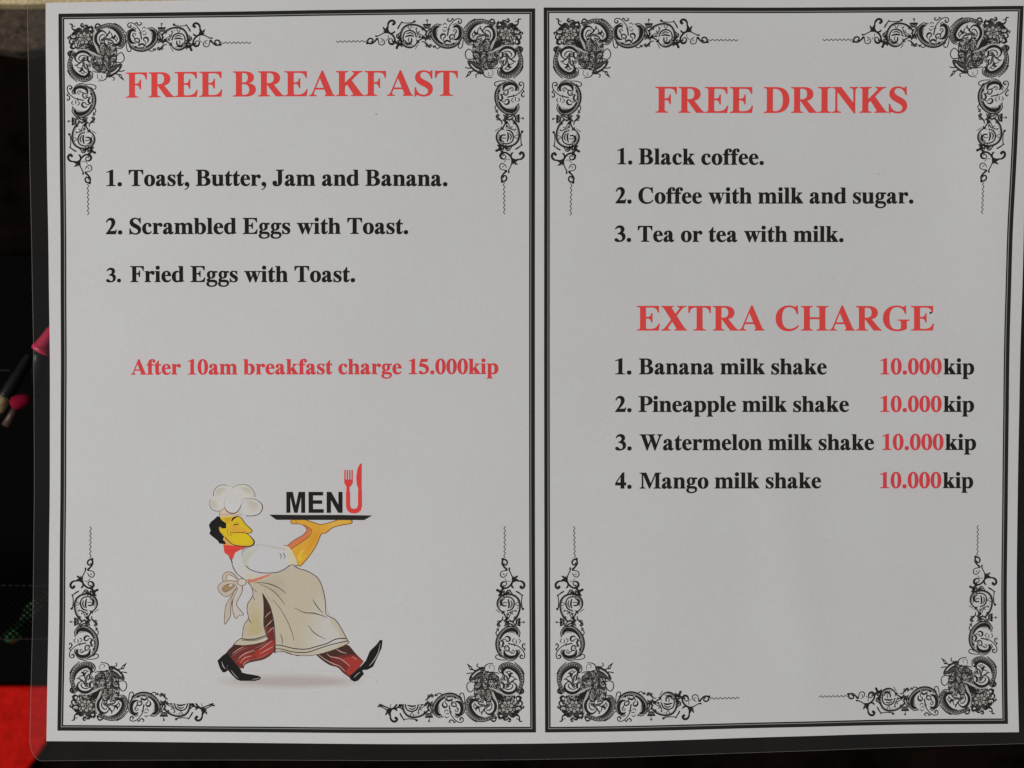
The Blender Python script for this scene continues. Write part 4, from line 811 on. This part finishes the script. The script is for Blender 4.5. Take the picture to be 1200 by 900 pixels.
ln('apron', cC, [(338,240),(362,265),(382,305),(386,350),(366,392),(340,432),(334,490),(345,560),(312,608),(298,660),(290,725)], .75)
ln('apron', cC, [(345,560),(358,585),(378,605)], [.6, 1.0, .4]); ln('apron', cC, [(380,290),(400,310),(420,328)], .6); ln('apron', cC, [(380,360),(395,385),(405,398)], .6)
ln('apron', cC, [(470,338),(480,400),(482,500),(480,620),(500,700),(515,740)], .8); ln('apron', cC, [(470,338),(510,400),(542,470),(570,600),(579,740),(579,864)], [.6, 1.0, 1.1])
ln('apron', cC, [(400,245),(470,245),(550,262),(620,295),(672,335)], [.5, 1.2, .7], (80, 76, 66)); ln('apron', cC, [(430,250),(520,290),(590,340),(640,400),(665,440)], [.5, 1.0, .6], (90, 84, 72)); ln('apron', cC, [(560,395),(630,480),(690,590),(730,690),(745,760)], [.6, .8, .6], (84, 80, 70))
ln('apron', cC, [(625,695),(640,735),(642,790)], [.4, .9, .5]); ln('apron', cC, [(485,300),(520,370),(560,440)], .5, (140, 130, 110))
ln('apron', cD, [(-20,135),(40,115),(75,95),(125,105),(150,120),(230,145),(310,195),(347,255),(372,335),(387,430),(392,522),(470,570),(520,640),(570,735),(594,777)], .75)
ln('apron', cD, [(592,777),(520,812),(420,850),(300,882),(200,890),(80,878),(0,846)], .6); ln('apron', cE, [(890,385),(950,370),(1040,375),(1130,410),(1200,425)], .6); ln('apron', cE, [(886,300),(890,390)], 1.1)
ln('apron', cD, [(-58,797),(0,800),(100,825),(210,832),(300,810),(400,780),(480,742),(570,735)], [1.0, 1.1, 1.2], (50, 47, 44)); ln('apron', cD, [(-58,830),(0,832),(100,857),(220,860),(330,825),(440,790),(582,757)], [.9, 1.1, 1.1], (56, 54, 50))
ln('apron', cD, [(272,390),(310,450),(365,518)], [.4, 1.1, .5]); ln('apron', cD, [(112,465),(200,508),(290,515),(405,552)], [.4, .9, 1.2, .5]); ln('apron', cD, [(235,622),(290,690),(388,745)], [.4, 1.0, .4])
ln('apron', cE, [(468,205),(560,215),(660,205),(790,160)], [1.6, 1.9, 1.9, 1.5], (92, 88, 78)); ln('apron', cE, [(470,225),(640,228),(795,180)], .5); ln('apron', cE, [(700,235),(760,212),(802,195)], [.6, 1.4, .8], (182, 180, 172)); ln('apron', cE, [(375,290),(520,296),(640,280),(760,245)], .7)
ln('apron', cE, [(478,195),(440,212),(385,255),(355,295)], .8)
# apron strap
fill('apron_strap', cC, [(335,225),(470,175),(500,160),(560,162),(530,185),(400,238),(350,248)], (186, 112, 92)); ln('apron_strap', cC, [(335,225),(430,195),(500,163)], .6, (120, 70, 55))
# shirt and sleeve
SW = (177, 177, 177)
fill('shirt', cG, [(155,403),(170,382),(200,366),(240,353),(300,360),(345,372),(378,405),(384,430),(372,430),(345,440),(315,452),(275,461),(225,477),(190,470),(165,440)], SW, False)
fill('shirt', cC, [(200,60),(250,165),(320,215),(345,215),(460,165),(380,140),(320,95),(260,60)], (177, 176, 174), True)
steps('shirt', cG, [(200,375),(235,358),(262,360),(240,380),(215,410),(215,440),(195,420)], SW, (170, 168, 155), 5, (200, 410), .7)
steps('shirt', cG, [(230,455),(300,448),(360,425),(375,410),(372,428),(320,449),(262,460)], SW, (166, 166, 168), 4, (300, 455), .5)
fill('shirt', cG, [(205,455),(235,462),(262,460),(225,476),(205,470)], (180, 174, 150), True)
ln('shirt', cC, [(198,45),(208,100),(245,165),(310,216)], .8); ln('shirt', cC, [(325,97),(375,135),(465,158),(590,156),(655,133),(712,95)], .9, (70, 62, 58)); ln('shirt', cG, [(197,380),(215,365),(235,357),(262,356),(300,364),(345,372)], [.5, .4, .4], (150, 130, 118)); ln('shirt', cG, [(195,385),(193,400),(202,430),(222,446)], .4, (150, 146, 130))
ln('shirt', cG, [(323,384),(329,393),(327,405)], [.5, .9, .4]); ln('shirt', cG, [(335,383),(342,393),(341,405)], [.5, .9, .4]); ln('shirt', cA, [(445,825),(440,780),(470,745),(560,705)], [.4, .9, .6], (110, 96, 88))
fill('cuff', cB, [(150,720),(190,722),(238,772),(262,840),(272,882),(240,885),(200,890),(180,830),(190,780)], (184, 178, 156), True)
ln('cuff', cB, [(155,718),(195,728),(238,775),(262,840),(276,888)], .6, BR); ln('cuff', cB, [(190,890),(225,878),(270,885)], .9)
# arm and hand
SK, SK2 = (196, 148, 56), (188, 112, 76)
fill('arm', cB, [(218,745),(262,845),(280,885),(295,882),(355,818),(418,725),(462,628),(500,618),(555,575),(640,552),(700,543),(714,524),(702,511),(590,513),(530,532),(455,548),(400,532),(340,513),(228,512),(214,528),(235,545),(290,545),(345,572),(378,600),(330,668)], SK)
fill('arm', cB, [(300,760),(350,740),(330,810),(290,850),(270,820)], (206, 168, 60), True)
fill('arm', cB, [(188,722),(215,748),(290,700),(355,655),(388,602),(370,582),(320,555),(345,595),(310,640),(240,680)], SK2)
steps('arm', cB, [(380,600),(440,580),(450,630),(400,720),(340,790),(300,820),(330,740)], SK, (190, 138, 48), 5, (430, 660), .7)
steps('arm', cB, [(500,540),(600,518),(700,516),(690,535),(600,550),(520,590),(460,600)], SK, (200, 158, 74), 4, (640, 525), .6)
ln('arm', cB, [(188,722),(240,678),(310,638),(345,598),(335,570),(290,545),(235,545),(214,530),(228,513)], .8, BR); ln('arm', cB, [(215,748),(290,700),(355,655),(386,602),(360,575),(320,548)], .7, BR)
ln('arm', cB, [(280,886),(300,880),(355,818),(418,725),(462,628),(500,618),(555,575),(640,552),(700,543),(714,524),(702,511)], .85, BR); ln('arm', cB, [(340,514),(400,533),(455,549),(530,533),(590,514)], .8, BR); ln('arm', cB, [(255,515),(262,540)], .6, BR)
fill('tray', cB, [(40,470),(300,473),(600,472),(876,476),(812,513),(98,512)], (40, 39, 38))
# neckerchief, head, hair, hat
fill('neckerchief', cA, [(240,700),(350,712),(515,716),(430,752),(365,788),(345,850),(325,868),(297,822),(252,788)], (196, 66, 58)); ln('neckerchief', cA, [(300,820),(325,868),(340,900)], [.6, 1.1, .6]); ln('neckerchief', cA, [(530,715),(480,725),(430,760)], [.5, .9, .4], (120, 60, 55)); ln('neckerchief', cA, [(280,760),(330,770),(380,750)], .5, (160, 54, 48))
FC = (196, 166, 44)
fill('face', cA, [(240,640),(250,705),(350,715),(345,700),(290,655),(250,610)], (196, 148, 80))
fill('face', cA, [(205,415),(330,403),(390,402),(430,428),(470,480),(520,530),(547,562),(520,580),(488,585),(530,620),(568,670),(550,708),(520,720),(430,718),(340,702),(290,660),(260,625),(235,600),(205,570),(190,540),(210,520),(270,525),(265,480),(220,440)], FC)
fill('face', cA, [(430,520),(480,545),(500,570),(450,575),(400,560)], (198, 146, 58), True)
fill('face', cA, [(330,600),(480,600),(540,660),(500,695),(380,690)], (200, 172, 38), True)
steps('face', cA, [(300,500),(340,470),(420,500),(440,560),(360,600),(310,580)], FC, (196, 150, 56), 4, (370, 540), .7)
steps('face', cA, [(240,430),(320,412),(340,440),(300,480),(260,470)], FC, (184, 146, 48), 3, (270, 440), .6)
ln('face', cA, [(395,400),(440,430),(475,485),(525,530),(546,562),(520,580),(488,583),(430,575),(330,578)], [.5, .7, .8, .9, 1.0, .8, .9, .5], (90, 66, 30)); ln('face', cA, [(490,586),(530,620),(566,668),(556,702),(525,720),(430,718),(345,702),(290,660),(262,622)], [.5, .8, 1.6, 1.8, 1.0, .8, 1.0, 1.1], LN)
ln('face', cA, [(330,455),(350,425),(395,403)], [1.2, 2.2, 1.0], (40, 36, 30)); ln('face', cA, [(345,500),(375,490),(408,492)], [.5, 1.3, .5], (60, 50, 30)); ln('face', cA, [(360,480),(385,470),(408,485)], .4, (120, 96, 40))
ln('face', cA, [(290,535),(285,570),(300,605)], .5, (120, 90, 40)); ln('face', cA, [(320,560),(318,590),(335,610)], .6, (120, 90, 40)); ln('face', cA, [(205,515),(195,540),(210,575),(235,600)], .8, (110, 66, 40))
fill('hair', cA, [(180,403),(205,412),(222,445),(272,478),(272,530),(228,535),(208,512),(190,522),(195,560),(215,590),(250,618),(235,650),(268,682),(262,700),(200,692),(180,660),(115,610),(93,585),(106,555),(88,500),(108,465),(142,438)], (34, 34, 33))
HT, HO = (181, 180, 175), (110, 102, 94)
for cx, cy, rx, ry, c in ((190,275,92,78,HT),(235,150,98,80,(182,178,170)),(440,150,128,80,(181,180,170)),(550,310,108,90,HT),(340,270,95,105,(182,182,179)),(330,180,130,90,(181,180,176))):
    q = cA([(cx, cy)])[0]; P.ell(q[0], q[1], rx / 9, ry / 9, ('hat', c), 22)
for pts, tw in (([(150,190),(170,120),(230,90),(290,110),(240,160),(200,200)], (190, 130)), ([(480,240),(560,240),(630,280),(625,340),(540,370),(500,330)], (560, 260)), ([(390,100),(470,90),(540,120),(560,180),(480,160)], (500, 110)), ([(115,240),(160,220),(200,300),(170,335),(120,310)], (120, 280))):
    steps('hat', cA, pts, HT, (170, 166, 152), 5, tw, .75)
fill('hat', cA, [(198,345),(255,320),(300,362),(390,362),(440,380),(440,392),(330,400),(206,412)], (188, 170, 150))
ln('hat', cA, [(138,190),(145,135),(185,88),(250,72),(285,85)], [.9, .9, .8, .4], HO); ln('hat', cA, [(335,108),(400,75),(470,70),(530,100),(575,165),(578,205)], [.4, .6, .7, .6, .4], HO); ln('hat', cA, [(450,218),(540,220),(600,235),(650,280),(652,330),(620,378),(560,398),(480,400)], [.3, .5, .6, .9, 1.0, .9, 1.0, .8], (84, 76, 70))
ln('hat', cA, [(104,230),(98,275),(115,325),(165,350),(215,345),(252,318)], [.6, .8, 1.0, .6, .5], HO); ln('hat', cA, [(252,300),(280,350),(335,374),(390,356),(425,300),(430,280)], [.6, 1.0, 1.1, 1.0, .7, .4], (70, 64, 58)); ln('hat', cA, [(200,350),(206,412)], .8, (130, 96, 86)); ln('hat', cA, [(210,388),(330,385),(440,392)], .6, (150, 118, 100)); ln('hat', cA, [(255,230),(250,270),(256,310)], .4, (130, 120, 110))
# bow
BW = (172, 160, 146)
fill('apron_bow', cC, [(255,215),(205,160),(152,152),(120,185),(123,228),(180,228),(250,238)], BW, True); fill('apron_bow', cC, [(240,215),(190,180),(160,182),(155,215),(200,222)], (184, 180, 172), True)
fill('apron_bow', cC, [(252,240),(190,228),(120,238),(78,280),(92,330),(140,367),(192,352),(240,280)], BW, True); fill('apron_bow', cC, [(225,258),(155,262),(116,300),(140,328),(190,305)], (146, 122, 92), True); fill('apron_bow', cC, [(210,258),(175,265),(190,280)], (186, 184, 176), True)
fill('apron_bow', cC, [(240,275),(190,350),(142,470),(133,605),(152,597),(185,540),(198,430),(250,310)], BW); fill('apron_bow', cC, [(292,275),(255,290),(212,390),(205,480),(232,562),(265,532),(304,525),(240,436),(285,340)], (176, 170, 162))
for q in ([(258,218),(205,160),(152,152),(118,190),(124,232)], [(250,238),(190,228),(120,238),(78,280),(92,330),(140,367),(192,352),(245,280)], [(225,258),(155,262),(116,300),(140,328),(190,305),(235,265)], [(245,212),(190,180),(160,182),(155,218)],
          [(215,345),(160,420),(140,480),(133,605),(152,597),(185,540),(196,430),(250,300)], [(255,290),(212,390),(205,480),(232,562),(265,532),(304,525),(240,436),(285,340),(295,275)]): ln('apron_bow', cC, q, .6, (86, 74, 58))
fill('apron_bow', cC, [(256,225),(290,209),(326,225),(316,262),(282,272),(256,256)], (182, 174, 160), True); ln('apron_bow', cC, [(256,225),(290,209),(326,225),(316,262),(282,272),(256,256),(256,225)], .7, (86, 74, 58)); ln('apron_bow', cC, [(240,300),(205,350),(190,440)], .5, (110, 92, 66))
# the word on the tray
MB = (36, 35, 34)
for pts in ([(180,285),(232,285),(256,398),(280,285),(332,285),(332,455),(300,455),(300,322),(270,455),(243,455),(212,322),(212,455),(180,455)], [(360,285),(478,285),(478,314),(396,314),(396,353),(470,353),(470,382),(396,382),(396,425),(482,425),(482,455),(360,455)],
            [(507,285),(543,285),(602,390),(602,285),(635,285),(635,455),(600,455),(541,350),(541,455),(507,455)]): fill('menu_word', cB, pts, MB)
UR = (198, 62, 60)
fill('fork_and_knife_letter', cB, [(664,285),(696,285),(696,392),(703,415),(728,424),(753,415),(761,392),(761,285),(792,285),(792,400),(782,436),(757,455),(728,460),(698,455),(674,436),(664,400)], UR)
fill('fork_and_knife_letter', cB, [(669,232),(692,232),(692,290),(666,290)], UR); fill('fork_and_knife_letter', cB, [(650,185),(718,185),(718,214),(700,242),(668,242),(650,214)], UR)
for x in (650, 669, 689, 708): fill('fork_and_knife_letter', cB, [(x,108),(x+10,108),(x+10,190),(x,190)], UR)
fill('fork_and_knife_letter', cB, [(786,53),(791,60),(789,268),(766,268),(750,222),(747,160),(758,95),(772,65)], UR); fill('fork_and_knife_letter', cB, [(764,262),(790,262),(792,290),(761,290)], UR)
V, g = P.solve((222, 540, 455, 816))
byp = {}
for (part, rgb), t in g.items(): byp.setdefault(part, {})[rgb] = t
chef = print_mesh('chef_picture', V, byp.pop('printed_shadow'), menu)
for part, gg in byp.items(): print_mesh(part.split('#')[0], V, gg, chef)
